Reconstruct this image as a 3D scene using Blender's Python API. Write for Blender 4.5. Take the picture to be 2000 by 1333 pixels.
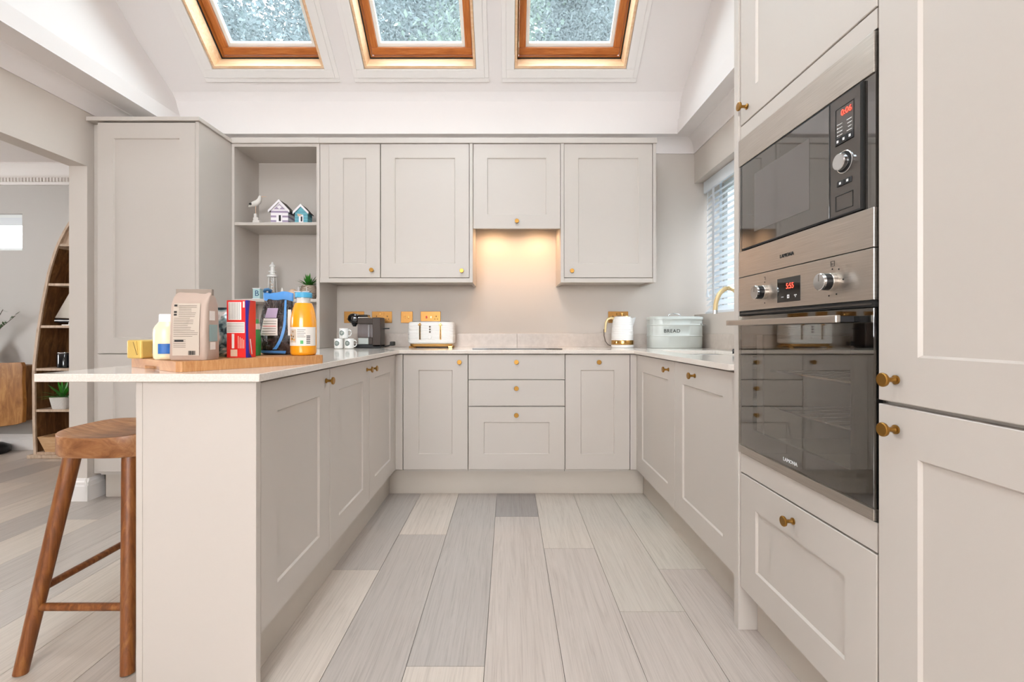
import bpy, bmesh, math, random
from mathutils import Vector, Matrix, noise
random.seed(7)
PI = math.pi
S = bpy.context.scene
C = S.collection
for o in list(bpy.data.objects): bpy.data.objects.remove(o)

# ------------------------------------------------------------------ camera
CAM_H = 1.025
cam = bpy.data.cameras.new('camera'); camo = bpy.data.objects.new('camera', cam); C.objects.link(camo)
camo.location = (0, 0, CAM_H); camo.rotation_euler = (PI/2, 0, 0)
cam.sensor_width = 36; cam.lens = 16.2; cam.shift_x = 0.0035; cam.shift_y = -0.00925
cam.clip_start = 0.02; cam.clip_end = 200
S.camera = camo
# ------------------------------------------------------------------ world and exposure
W = bpy.data.worlds.new('overcast_sky'); S.world = W; W.use_nodes = True
bg = W.node_tree.nodes['Background']; bg.inputs[0].default_value = (0.90, 0.955, 1.0, 1); bg.inputs[1].default_value = 11.5
vs = S.view_settings
vs.view_transform = 'Standard'; vs.look = 'None'; vs.gamma = 1; vs.use_curve_mapping = False; vs.exposure = 0.56
S.cycles.use_denoising = True
S.cycles.max_bounces = 6; S.cycles.diffuse_bounces = 4; S.cycles.glossy_bounces = 4; S.cycles.transmission_bounces = 3
S.cycles.use_adaptive_sampling = True; S.cycles.adaptive_threshold = 0.1; S.cycles.adaptive_min_samples = 20
S.cycles.transparent_max_bounces = 12; S.cycles.sample_clamp_indirect = 6; S.cycles.caustics_reflective = False; S.cycles.caustics_refractive = False
ROOF_A = math.radians(40); CA, SA = math.cos(ROOF_A), math.sin(ROOF_A)
SLOPE0 = Vector((0, 3.317, 2.715))
def slope(u, v, w): return Vector((u, SLOPE0.y - v*CA + w*SA, SLOPE0.z + v*SA + w*CA))
def area(name, loc, rot, sx, sy, power, col=(1, 1, 1), portal=False):
    l = bpy.data.lights.new(name, 'AREA'); l.shape = 'RECTANGLE'; l.size = sx; l.size_y = sy; l.energy = power; l.color = col
    o = bpy.data.objects.new(name, l); C.objects.link(o); o.location = loc; o.rotation_euler = rot
    if portal: l.cycles.is_portal = True
    return o
SKY_X = (-1.648, -0.606, 0.425); SKY_HW = 0.385; SKY_V0, SKY_V1 = 0.188, 1.588
for k, x in enumerate(SKY_X):
    area('skylight_portal', slope(x, (SKY_V0+SKY_V1)/2, 0.24), (-ROOF_A, 0, 0), 0.72, 1.34, 1, portal=True)
area('added_roof_portal', (SKY_X[1], 2*1.6-slope(0, (SKY_V0+SKY_V1)/2, 0.24).y, slope(0, (SKY_V0+SKY_V1)/2, 0.24).z), (ROOF_A, 0, 0), 0.72, 1.34, 1, portal=True)  # portal for the unseen roof window added in the rear slope
area('added_rear_fill', (-0.5, -3.16, 1.72), (PI/2, 0, 0), 2.5, 1.2, 17, (1.0, 0.87, 0.74))  # fill light added behind the camera to brighten the room
area('added_dining_fill', (-6.28, 1.9, 1.45), (0, -PI/2, 0), 0.95, 0.95, 22, (1.0, 0.97, 0.93))  # unseen fill light added to brighten the next room
area('side_window_portal', (1.80, 2.67, 1.64), (0, PI/2, 0), 0.98, 1.5, 1, portal=True)

# ------------------------------------------------------------------ materials
def lin(h):
    if isinstance(h, str):
        h = h.lstrip('#'); h = [int(h[i:i+2], 16)/255 for i in (0, 2, 4)]
    return tuple((c/12.92 if c <= 0.04045 else ((c+0.055)/1.055)**2.4) for c in h) + (1,)
MAT = {}
class NT:
    def __init__(s, name):
        s.m = bpy.data.materials.new(name); s.m.use_nodes = True; s.t = s.m.node_tree; s.n = s.t.nodes; s.bsdf = s.n['Principled BSDF']
        s.out = s.n['Material Output']; MAT[name] = s.m
    def add(s, typ, **kw):
        nd = s.n.new(typ)
        for k, v in kw.items():
            if k.startswith('_'): setattr(nd, k[1:], v)
            else:
                key = int(k[1:]) if k[0] == 'i' and k[1:].isdigit() else k.replace('__', ' ')
                nd.inputs[key].default_value = v
        return nd
    def link(s, a, b): s.t.links.new(a, b)
    def set(s, **kw):
        for k, v in kw.items(): s.bsdf.inputs[k.replace('__', ' ')].default_value = v
    def coords(s, scale=(1, 1, 1), kind='Object', rnd=False):
        tc = s.add('ShaderNodeTexCoord'); mp = s.add('ShaderNodeMapping'); mp.inputs['Scale'].default_value = scale
        s.link(tc.outputs[kind], mp.inputs['Vector'])
        if rnd:
            oi = s.add('ShaderNodeObjectInfo'); mu = s.add('ShaderNodeMath', _operation='MULTIPLY'); mu.inputs[1].default_value = 37.0
            s.link(oi.outputs['Random'], mu.inputs[0]); cb = s.add('ShaderNodeCombineXYZ')
            s.link(mu.outputs[0], cb.inputs[0]); s.link(mu.outputs[0], cb.inputs[2]); s.link(cb.outputs[0], mp.inputs['Location'])
        return mp.outputs['Vector']
    def noise(s, vec, scale=5, detail=4, rough=0.5, dist=0):
        nz = s.add('ShaderNodeTexNoise'); nz.inputs['Scale'].default_value = scale; nz.inputs['Detail'].default_value = detail
        nz.inputs['Roughness'].default_value = rough; nz.inputs['Distortion'].default_value = dist
        s.link(vec, nz.inputs['Vector']); return nz.outputs['Fac']
    def ramp(s, fac, stops, interp='LINEAR'):
        r = s.add('ShaderNodeValToRGB'); cr = r.color_ramp; cr.interpolation = interp
        while len(cr.elements) < len(stops): cr.elements.new(0.5)
        for e, (p, c) in zip(cr.elements, stops): e.position = p; e.color = lin(c)
        s.link(fac, r.inputs[0]); return r.outputs[0]
    def bump(s, h, strength=0.1, dist=0.01):
        b = s.add('ShaderNodeBump'); b.inputs['Strength'].default_value = strength; b.inputs['Distance'].default_value = dist
        s.link(h, b.inputs['Height']); s.link(b.outputs[0], s.bsdf.inputs['Normal'])
def plain(name, col, rough=0.5, metal=0.0, var=0.0, scale=20, bump=0.0, spec=0.5, coat=0, emit=None, es=0):
    t = NT(name); t.set(Base__Color=lin(col), Roughness=rough, Metallic=metal); t.bsdf.inputs['Specular IOR Level'].default_value = spec
    if coat: t.bsdf.inputs['Coat Weight'].default_value = coat; t.bsdf.inputs['Coat Roughness'].default_value = 0.05
    if emit: t.bsdf.inputs['Emission Color'].default_value = lin(emit); t.bsdf.inputs['Emission Strength'].default_value = es
    if var or bump:
        f = t.noise(t.coords(), scale, 3)
        if var:
            c = lin(col); mx = t.add('ShaderNodeMix', _data_type='RGBA'); t.link(f, mx.inputs[0])
            mx.inputs[6].default_value = tuple(min(1, v*(1-var)) for v in c[:3])+(1,); mx.inputs[7].default_value = tuple(min(1, v*(1+var)) for v in c[:3])+(1,)
            t.link(mx.outputs[2], t.bsdf.inputs['Base Color'])
        if bump: t.bump(f, bump, 0.004)
    return t.m
def wood(name, dark, mid, light, scale=(1, 1, 1), rough=0.45, gs=9, rnd=False, bump=0.06):
    t = NT(name); v = t.coords(scale, rnd=rnd)
    f = t.noise(v, gs, 6, 0.62, 0.8)
    t.link(t.ramp(f, [(0.28, dark), (0.5, mid), (0.72, light)]), t.bsdf.inputs['Base Color']); t.set(Roughness=rough); t.bump(f, bump, 0.003)
    return t.m
plain('wall_paint', '#cdc3ba', 0.85, var=0.012, scale=3)
plain('wall_dining', '#c6c2be', 0.85, var=0.012, scale=3)
plain('ceiling_paint', '#e8e1de', 0.9, var=0.008, scale=2)
plain('trim_paint', '#ebe5e1', 0.55)
plain('cabinet_paint', '#c5bcb4', 0.42, var=0.010, scale=2.5)
plain('cabinet_carcass', '#c2bab2', 0.5, var=0.01)
plain('brass', '#a57a3c', 0.32, 1.0, var=0.08, scale=60)
plain('brass_plate', '#b0814a', 0.40, 1.0, var=0.06, scale=30)
plain('gold_gloss', '#d2a463', 0.16, 1.0)
plain('pale_gold', '#e6cd9c', 0.36, 0.6)
plain('chrome', '#d6d8da', 0.12, 1.0)
plain('black_plastic', '#17171a', 0.35)
plain('black_gloss', '#0b0b0c', 0.06, coat=0.5)
plain('dark_slot', '#0c0a09', 0.7)
plain('white_plastic', '#f1efec', 0.3, coat=0.2)
plain('white_ceramic', '#f3f2ef', 0.12, coat=0.5)
plain('white_gasket', '#eef2f2', 0.5)
plain('white_print', '#e9e9e9', 0.5)
plain('oven_enamel', '#8d887c', 0.35)
plain('ink', '#22201f', 0.6)
plain('soft_ink', '#6d6259', 0.7)
plain('grey_print', '#9fb0ad', 0.6)
plain('bread_enamel', '#c4c8c3', 0.33, coat=0.25, var=0.012)
plain('machine_brown', '#3a2c24', 0.38, var=0.08)
plain('white_slat', '#e4e9ee', 0.45)
plain('plug_black', '#1a1412', 0.45)
plain('red_led', '#3a0503', 0.4, emit='#ff4a38', es=2.2)
plain('lamp_glow', '#ffe3b0', 0.4, emit='#ffd79a', es=9.0)
plain('leaf_green', '#3f8a2c', 0.45, var=0.35, scale=40)
plain('leaf_dark', '#4a6a45', 0.5, var=0.3, scale=40)
plain('sail_cloth', '#cfc6ba', 0.8, var=0.05)
plain('hull_dark', '#2a2b30', 0.4)
plain('hut_white', '#efe9ec', 0.6)
plain('hut_purple', '#a594ad', 0.6)
plain('hut_teal', '#6fb2c0', 0.6, var=0.05)
plain('hut_roof', '#4a3f3a', 0.75, var=0.15, scale=80)
plain('gull_white', '#ded8d2', 0.7, var=0.05)
plain('driftwood_white', '#d9d2cc', 0.85, var=0.12, scale=90, bump=0.4)
plain('aqua_paint', '#b6d3d4', 0.6, var=0.05)
plain('shell_pink', '#d9b79c', 0.5, var=0.1, scale=60)
plain('blue_paint', '#2c5a7f', 0.5)
plain('milk_cream', '#f0dcb8', 0.35, coat=0.15)
plain('milk_blue', '#1d5fa9', 0.4, var=0.25, scale=70)
plain('juice_orange', '#f2a019', 0.18, coat=0.4, var=0.05, scale=15)
plain('cap_blue', '#4aa5cf', 0.4)
plain('tape_blue', '#4f8fd0', 0.42, var=0.12, scale=40)
plain('label_white', '#e6ded6', 0.5, var=0.04, scale=50)
plain('label_purple', '#b59fb8', 0.5)
plain('bag_tan', '#b8a294', 0.5, var=0.04, scale=12, bump=0.12)
plain('bag_tan_dark', '#948579', 0.5, bump=0.1)
plain('bag_panel', '#c2b3a4', 0.55)
plain('bag_teal', '#8ba3a1', 0.5)
plain('box_red', '#dd2a24', 0.35, var=0.06, scale=25)
plain('box_blue', '#221b86', 0.35)
plain('packet_green', '#46a556', 0.4)
plain('butter_gold', '#dcb968', 0.3, 0.2, var=0.12, scale=25, bump=0.35)
plain('logo_green', '#3c5a52', 0.4)
plain('pot_speckle', '#d6d0ca', 0.7, var=0.25, scale=220)
plain('plinth_paint', '#c2b8ad', 0.5, var=0.02)
plain('jar_black', '#1c1c1f', 0.12, coat=0.4)
plain('grass', '#5d7a4a', 0.9, var=0.2)
plain('patio', '#bdb8b0', 0.9, var=0.08)
plain('fence_grey', '#6d7b88', 0.8, var=0.15)
plain('wire_dark', '#35353a', 0.3, 0.8)
plain('sand_stone', '#cbb9a4', 0.7, var=0.1, scale=40)
wood('oak_stool', '#5c2f10', '#80481f', '#9b6432', (14, 14, 1.6), 0.4, 5)
wood('oak_seat', '#70401c', '#97633a', '#b68558', (2.5, 22, 8), 0.4, 4)
wood('board_wood', '#a9703f', '#bd8552', '#cc9a69', (60, 3, 6), 0.5, 3)
wood('boat_wood', '#4a2f18', '#6e4a28', '#8c6640', (9, 9, 1.5), 0.55, 4)
wood('boat_edge', '#a58a72', '#c2a890', '#d3bda8', (8, 8, 2), 0.6, 4)
wood('tray_wood', '#b98a5c', '#cba176', '#d8b48c', (3, 3, 20), 0.55, 3)
wood('sideboard_wood', '#7a4b20', '#a06a34', '#bf8d50', (7, 7, 2.0), 0.4, 3)
wood('skylight_pine', '#9c5520', '#b3692d', '#c47e40', (3, 30, 30), 0.38, 2)
wood('skylight_pine_side', '#9c5520', '#b3692d', '#c47e40', (30, 3, 3), 0.38, 2)
wood('skylight_lining', '#dcae80', '#e6bf98', '#eeceac', (4, 20, 20), 0.4, 2)
wood('bark', '#3f342b', '#55483c', '#6a5c4d', (6, 6, 1), 0.9, 6)
# quartz
t = NT('quartz'); v = t.coords()
t.link(t.ramp(t.noise(v, 260, 2, 0.6), [(0.3, '#d6cbc1'), (0.6, '#e2d8cf'), (0.8, '#ece4dc')]), t.bsdf.inputs['Base Color']); t.set(Roughness=0.13)
t.bsdf.inputs['Coat Weight'].default_value = 0.3; t.bsdf.inputs['Coat Roughness'].default_value = 0.04
t = NT('upstand_quartz'); v = t.coords()
t.link(t.ramp(t.noise(v, 30, 5, 0.65), [(0.3, '#c5b8ae'), (0.6, '#cfc3b9'), (0.8, '#d8cdc4')]), t.bsdf.inputs['Base Color']); t.set(Roughness=0.25)
# floor planks: colour of each plank from the object colour, grain on top
t = NT('floor_plank'); oi = t.add('ShaderNodeObjectInfo'); v = t.coords((9, 0.55, 1), rnd=True)
f = t.noise(v, 3.0, 8, 0.68, 2.6); g = t.noise(t.coords((60, 0.7, 1), rnd=True), 4, 4, 0.6, 0.5)
ad = t.add('ShaderNodeMath', _operation='ADD'); t.link(f, ad.inputs[0]); t.link(g, ad.inputs[1])
hv = t.add('ShaderNodeMath', _operation='MULTIPLY'); hv.inputs[1].default_value = 0.5; t.link(ad.outputs[0], hv.inputs[0])
rp = t.ramp(hv.outputs[0], [(0.30, '#d2cecb'), (0.5, '#f2f1f0'), (0.70, '#ffffff')])
mx = t.add('ShaderNodeMix', _data_type='RGBA', _blend_type='MULTIPLY'); mx.inputs[0].default_value = 1
t.link(oi.outputs['Color'], mx.inputs[6]); t.link(rp, mx.inputs[7]); t.link(mx.outputs[2], t.bsdf.inputs['Base Color']); t.set(Roughness=0.36)
t.bump(hv.outputs[0], 0.05, 0.002)
plain('floor_far', '#b3aaa2', 0.4, var=0.05)
# brushed steel
t = NT('brushed_steel'); v = t.coords((1, 2.0, 260)); f = t.noise(v, 4, 3)
t.link(t.ramp(f, [(0.3, '#b5aca3'), (0.7, '#ccc4bc')]), t.bsdf.inputs['Base Color']); t.set(Roughness=0.34, Metallic=1.0); t.bump(f, 0.02, 0.001)
# black appliance glass (opaque), reflective
t = NT('appliance_glass'); t.set(Base__Color=lin('#38332f'), Roughness=0.035); t.bsdf.inputs['Specular IOR Level'].default_value = 1.0
t.bsdf.inputs['IOR'].default_value = 1.85
t = NT('window_glass'); t.set(Base__Color=lin('#575250'), Roughness=0.05); t.bsdf.inputs['Specular IOR Level'].default_value = 1.0; t.bsdf.inputs['IOR'].default_value = 1.7
plain('panel_glass', '#46403c', 0.09, spec=0.8)
# tinted see-through oven glass
def glassmix(name, tint, gloss_rough, ior=1.5, extra=None):
    t = NT(name); tr = t.add('ShaderNodeBsdfTransparent'); tr.inputs[0].default_value = tint
    gl = t.add('ShaderNodeBsdfGlossy'); gl.inputs['Roughness'].default_value = gloss_rough
    lw = t.add('ShaderNodeLayerWeight'); pw = t.add('ShaderNodeMath', _operation='POWER'); pw.inputs[1].default_value = 4.0; t.link(lw.outputs['Facing'], pw.inputs[0])
    lw.inputs[0].default_value = 0.5; r0 = ((ior-1)/(ior+1))**2
    fr = t.add('ShaderNodeMapRange'); fr.inputs[3].default_value = r0; fr.inputs[4].default_value = 0.85; t.link(pw.outputs[0], fr.inputs[0])
    ms = t.add('ShaderNodeMixShader'); t.link(fr.outputs[0], ms.inputs[0]); t.link(tr.outputs[0], ms.inputs[1]); t.link(gl.outputs[0], ms.inputs[2])
    last = ms.outputs[0]
    if extra: last = extra(t, last)
    t.link(last, t.out.inputs[0]); return t.m
glassmix('oven_glass', (0.80, 0.77, 0.72, 1), 0.02, 2.5)
glassmix('clear_glass', (0.93, 0.95, 0.96, 1), 0.03, 1.45)
glassmix('tank_plastic', (0.80, 0.79, 0.83, 1), 0.08, 1.4)
def rain(t, last):   # rain-wet pane: fine beads scatter daylight
    v = t.coords((1, 1, 1)); n1 = t.noise(v, 75, 5, 0.75); n2 = t.noise(v, 3, 2)
    m1 = t.add('ShaderNodeMapRange'); m1.inputs[1].default_value = 0.42; m1.inputs[2].default_value = 0.68; m1.inputs[3].default_value = 0.08; m1.inputs[4].default_value = 0.80
    t.link(n1, m1.inputs[0])
    m2 = t.add('ShaderNodeMath', _operation='MULTIPLY'); t.link(m1.outputs[0], m2.inputs[0])
    m3 = t.add('ShaderNodeMapRange'); m3.inputs[1].default_value = 0.3; m3.inputs[2].default_value = 0.7; m3.inputs[3].default_value = 0.6; m3.inputs[4].default_value = 1.0
    t.link(n2, m3.inputs[0]); t.link(m3.outputs[0], m2.inputs[1])
    tl = t.add('ShaderNodeBsdfTranslucent'); tl.inputs[0].default_value = (0.11, 0.125, 0.13, 1)
    ms = t.add('ShaderNodeMixShader'); t.link(m2.outputs[0], ms.inputs[0]); t.link(last, ms.inputs[1]); t.link(tl.outputs[0], ms.inputs[2]); return ms.outputs[0]
glassmix('rain_glass', (0.90, 0.96, 0.97, 1), 0.05, 1.25, rain)
# foliage with haze-blue green tones varied leaf to leaf
def foliage(name, a, b, c):
    t = NT(name); g = t.add('ShaderNodeNewGeometry'); oi = t.noise(t.coords(), 1.2, 3)
    ad = t.add('ShaderNodeMath', _operation='ADD'); t.link(g.outputs['Random Per Island'], ad.inputs[0]); t.link(oi, ad.inputs[1])
    hv = t.add('ShaderNodeMath', _operation='MULTIPLY'); hv.inputs[1].default_value = 0.5; t.link(ad.outputs[0], hv.inputs[0])
    t.link(t.ramp(hv.outputs[0], [(0.25, a), (0.5, b), (0.75, c)]), t.bsdf.inputs['Base Color']); t.set(Roughness=0.6); return t.m
foliage('leaves_blue', '#232d32', '#343e42', '#495458')
foliage('leaves_green', '#253228', '#384738', '#4e5c49')
foliage('leaves_grey', '#1d2327', '#2b3235', '#3e464a')
# dark fruit in a clear bag
t = NT('prune_bag'); v = t.coords((1, 1, 0.6)); f = t.noise(v, 42, 4, 0.7, 1.2)
t.link(t.ramp(f, [(0.35, '#17100f'), (0.55, '#332725'), (0.68, '#5a4d49'), (0.76, '#b8aea8')]), t.bsdf.inputs['Base Color']); t.set(Roughness=0.16); t.bump(f, 0.6, 0.01)
t = NT('foil_bag'); v = t.coords(); f = t.noise(v, 15, 3, 0.6, 1.2)
t.link(t.ramp(f, [(0.34, '#0e1214'), (0.43, '#1f3a42'), (0.50, '#7e9696'), (0.57, '#d8d4cf'), (0.68, '#8a7460')], 'EASE'), t.bsdf.inputs['Base Color']); t.set(Roughness=0.28, Metallic=0.25); t.bump(f, 0.6, 0.01)
t = NT('wavy_pot'); v = t.coords((1, 1, 1)); wv = t.add('ShaderNodeTexWave', _bands_direction='Z'); wv.inputs['Scale'].default_value = 36; wv.inputs['Distortion'].default_value = 11.5; wv.inputs['Detail Scale'].default_value = 0.7
t.link(v, wv.inputs['Vector']); t.link(t.ramp(wv.outputs['Fac'], [(0.3, '#85705f'), (0.6, '#c9b9a8')]), t.bsdf.inputs['Base Color']); t.set(Roughness=0.7)

# ------------------------------------------------------------------ mesh helpers
class B:
    def __init__(s): s.bm = bmesh.new()
    def face(s, pts):
        vs_ = [s.bm.verts.new(p) for p in pts]; return s.bm.faces.new(vs_)
    def box(s, a, b, M=None):
        x0, y0, z0 = a; x1, y1, z1 = b
        P = [(x0,y0,z0),(x1,y0,z0),(x1,y1,z0),(x0,y1,z0),(x0,y0,z1),(x1,y0,z1),(x1,y1,z1),(x0,y1,z1)]
        if M: P = [M(*p) for p in P]
        v = [s.bm.verts.new(p) for p in P]
        for q in ((3,2,1,0),(4,5,6,7),(0,1,5,4),(1,2,6,5),(2,3,7,6),(3,0,4,7)): s.bm.faces.new([v[i] for i in q])
        return s
    def prism(s, poly, f0, f1):
        a = [s.bm.verts.new(f0(*p)) for p in poly]; b = [s.bm.verts.new(f1(*p)) for p in poly]; n = len(poly)
        s.bm.faces.new(a[::-1]); s.bm.faces.new(b)
        for i in range(n): s.bm.faces.new((a[i], a[(i+1) % n], b[(i+1) % n], b[i]))
        return s
    def rings(s, rings, cap0=True, cap1=True, close=True):
        R = [[s.bm.verts.new(p) for p in r] for r in rings]; n = len(R[0])
        for A_, B_ in zip(R, R[1:]):
            for i in range(n if close else n-1): s.bm.faces.new((A_[i], A_[(i+1) % n], B_[(i+1) % n], B_[i]))
        if cap0: s.bm.faces.new(R[0][::-1])
        if cap1: s.bm.faces.new(R[-1])
        return s
    def tube(s, pts, r, seg=10, r1=None):
        pts = [Vector(p) for p in pts]; n = len(pts); rs = []
        up = None
        for i, p in enumerate(pts):
            t = (pts[min(i+1, n-1)]-pts[max(i-1, 0)]).normalized()
            if up is None: up = Vector((0, 0, 1)) if abs(t.z) < 0.9 else Vector((1, 0, 0))
            a = t.cross(up)
            if a.length < 1e-4: a = t.cross(Vector((0, 1, 0)))
            a.normalize(); b = t.cross(a).normalized(); up = -b if False else b.cross(t) if False else up
            rr = r if r1 is None else r+(r1-r)*i/max(1, n-1)
            rs.append([p+a*rr*math.cos(2*PI*k/seg)+b*rr*math.sin(2*PI*k/seg) for k in range(seg)])
        return s.rings(rs)
    def lathe(s, prof, M=None, seg=24, cap0=True, cap1=True):
        M = M or (lambda x, y, z: Vector((x, y, z)))
        return s.rings([[M(r*math.cos(2*PI*k/seg), r*math.sin(2*PI*k/seg), z) for k in range(seg)] for r, z in prof], cap0, cap1)
class Loft:
    """levels (z, half x, half y) with a superellipse section"""
    def __init__(s, levels, n=2.0): s.L = levels; s.n = n
    def at(s, a, z, off=0.0):
        L = s.L
        for q in range(len(L)-1):
            if z <= L[q+1][0] or q == len(L)-2: break
        z0, x0, y0 = L[q]; z1, x1, y1 = L[q+1]; t = 0 if z1 == z0 else (z-z0)/(z1-z0)
        hx, hy = x0+(x1-x0)*t+off, y0+(y1-y0)*t+off
        c, sn = math.cos(a), math.sin(a)
        return Vector((hx*math.copysign(abs(c)**(2/s.n), c), hy*math.copysign(abs(sn)**(2/s.n), sn), z))
    def body(s, b, seg=40, cap0=True, cap1=True, fn=None):
        R = []
        for z, hx, hy in s.L:
            r = []
            for k in range(seg):
                a = 2*PI*k/seg; c, sn = math.cos(a), math.sin(a)
                p = Vector((hx*math.copysign(abs(c)**(2/s.n), c), hy*math.copysign(abs(sn)**(2/s.n), sn), z))
                r.append(fn(p) if fn else p)
            R.append(r)
        return b.rings(R, cap0, cap1)
    def patch(s, b, f, nu=14, nv=8, off=0.0008):
        """f(u,v) in 0..1 -> (angle, z)"""
        g = [[b.bm.verts.new(s.at(*f(i/nu, j/nv), off)) for i in range(nu+1)] for j in range(nv+1)]
        for j in range(nv):
            for i in range(nu): b.bm.faces.new((g[j][i], g[j][i+1], g[j+1][i+1], g[j+1][i]))
        return b
def wloc(o):
    v = Vector((0, 0, 0))
    while o: v += o.location; o = o.parent
    return v
def part(name, b, mat, parent=None, world=False, smooth=None, bevel=0.0, kind=None, label=None, seg=2):
    bm = b.bm if isinstance(b, B) else b
    if world and parent: bmesh.ops.translate(bm, verts=bm.verts, vec=-wloc(parent))
    bmesh.ops.recalc_face_normals(bm, faces=bm.faces)
    me = bpy.data.meshes.new(name); bm.to_mesh(me); bm.free()
    me.materials.append(MAT[mat])
    o = bpy.data.objects.new(name, me); C.objects.link(o); o.parent = parent
    if smooth is not None:
        me.shade_smooth()
        for p in me.polygons: p.use_smooth = True
        me.set_sharp_from_angle(angle=math.radians(smooth))
    if bevel:
        m = o.modifiers.new('edge', 'BEVEL'); m.width = bevel; m.segments = seg; m.limit_method = 'ANGLE'; m.angle_limit = math.radians(35)
    if kind: o['kind'] = kind
    if label: o['label'] = label
    return o
def thing(name, label, cat, loc=(0, 0, 0), rz=0.0, group=None, kind=None):
    o = bpy.data.objects.new(name, None); C.objects.link(o); o.empty_display_size = 0.05
    o.location = loc; o.rotation_euler = (0, 0, rz)
    if kind: o['kind'] = kind
    if label: o['label'] = label
    if cat: o['category'] = cat
    if group: o['group'] = group
    return o
def tag(o, label, cat, group=None):
    o['label'] = label; o['category'] = cat
    if group: o['group'] = group
    return o
def centre(o):
    """move a top-level mesh's origin to the bottom centre of its box"""
    me = o.data; xs = [v.co for v in me.vertices]
    c = Vector(((min(p.x for p in xs)+max(p.x for p in xs))/2, (min(p.y for p in xs)+max(p.y for p in xs))/2, min(p.z for p in xs)))
    me.transform(Matrix.Translation(-c)); o.location = o.location+c; return o
def solo(name, b, mat, label, cat, smooth=None, bevel=0.0, group=None):
    return centre(tag(part(name, b, mat, None, smooth=smooth, bevel=bevel), label, cat, group))
def structure(name, b, mat, parent=None, smooth=None, label=None):
    o = part(name, b, mat, parent, smooth=smooth)
    if not parent: o['kind'] = 'structure'
    if label: o['label'] = label
    return o
def child(name, me, parent, loc=(0, 0, 0), rot=(0, 0, 0)):
    o = bpy.data.objects.new(name, me); C.objects.link(o); o.parent = parent; o.location = loc; o.rotation_euler = rot; return o
def text_mesh(s, size, mat, depth=0.0004, spacing=1.0):
    cu = bpy.data.curves.new('text', 'FONT'); cu.body = s; cu.size = size; cu.align_x = 'CENTER'; cu.align_y = 'CENTER'; cu.extrude = depth; cu.space_character = spacing
    ob = bpy.data.objects.new('text', cu); C.objects.link(ob); dg = bpy.context.evaluated_depsgraph_get()
    me = bpy.data.meshes.new_from_object(ob.evaluated_get(dg)); bpy.data.objects.remove(ob); bpy.data.curves.remove(cu)
    me.materials.clear(); me.materials.append(MAT[mat]); return me

# ------------------------------------------------------------------ the shell
XR, YB = 1.39, 3.445            # right wall, back wall
XL0, XL1 = -2.665, -2.555       # dividing wall on the left
YREAR = -3.0
SOF = 2.45                      # flat soffit height
VX0, VX1 = -2.325, 1.216        # sides of the roof void
YV = 3.317                      # back of the roof void
YD = 4.0                        # far wall of the dining room

# floor: a slab with separate planks on it
fl = structure('floor', B().box((-6.4, YREAR-0.1, -0.12), (XR+0.3, YD+0.2, -0.012)), 'floor_far', label='pale grey washed oak plank floor')
G1, G2, G3 = '#bab0a9', '#bfb5ad', '#b7aea8'; L1, L2 = '#d2c5ba', '#c8bcb4'; DK = '#a29a96'
PW = 0.240; X0 = -0.553
special = {-1: [(1.98, L1), (3.2, G1)], 0: [(2.324, G1), (3.2, L1)], 1: [(1.41, L1), (3.2, G3)], 2: [(2.55, L2), (3.2, DK)],
           3: [(2.175, L2), (3.2, '#d0c5bb')], 4: [(1.685, L2), (3.2, '#ccc2b8')], 5: [(1.987, L2), (3.2, '#d0c7bc')]}
rows = range(-24, 9)
rr = random.Random(3)
pal = ['#bfb4ab', '#b6aca4', '#c8bcb1', '#d2c5b8', '#ada49d', '#c2b7ae']
for k in rows:
    x0 = X0+PW*k; x1 = x0+PW
    if x0 > XR: continue
    top_y = YD if x1 < XL1+0.2 else YB
    cuts = []
    if k in special:
        y = -0.9
        for yc, col in special[k]: cuts.append((y, yc, col)); y = yc
        if top_y > y: cuts.append((y, top_y, rr.choice(pal)))
    else:
        y = -0.9-rr.random()*0.6
        while y < top_y:
            L = rr.uniform(0.9, 1.5); cuts.append((max(y, -0.9), min(y+L, top_y), rr.choice(pal))); y += L
    for ya, yb, col in cuts:
        if yb-ya < 0.02: continue
        g = 0.0009
        b = B().box((-PW/2+g, 0, -0.012), (PW/2-g, yb-ya-2*g, 0.0))
        o = part('plank', b, 'floor_plank', fl); o.location = ((x0+x1)/2, ya+g, 0); o.color = lin(col)
# back wall
structure('wall_back', B().box((XL0, YB, 0), (1.80, YB+0.16, 2.9)), 'wall_paint', label='warm grey painted back wall above the worktop')
# right wall with a window recess that starts at the back corner
WY0, WZ0, WZ1 = 1.92, 1.15, 2.135
b = B().box((XR, YREAR, 0), (XR+0.36, YB, WZ0)).box((XR, YREAR, WZ1), (XR+0.36, YB, 2.9)).box((XR, YREAR, WZ0), (XR+0.36, WY0, WZ1))
structure('wall_right', b, 'wall_paint', label='painted right wall with a deep window recess')
# left wall with a wide opening
OY0, OY1, OZ = 0.7, 2.795, 2.03
b = B().box((XL0, YREAR, 0), (XL1, OY0, 2.9)).box((XL0, OY1, 0), (XL1, YB, 2.9)).box((XL0, OY0, OZ), (XL1, OY1, 2.9)).box((XL0, YB, 0), (XL1, YD, 2.9))
structure('wall_left', b, 'wall_paint', label='painted dividing wall with a wide opening to the next room')
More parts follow.
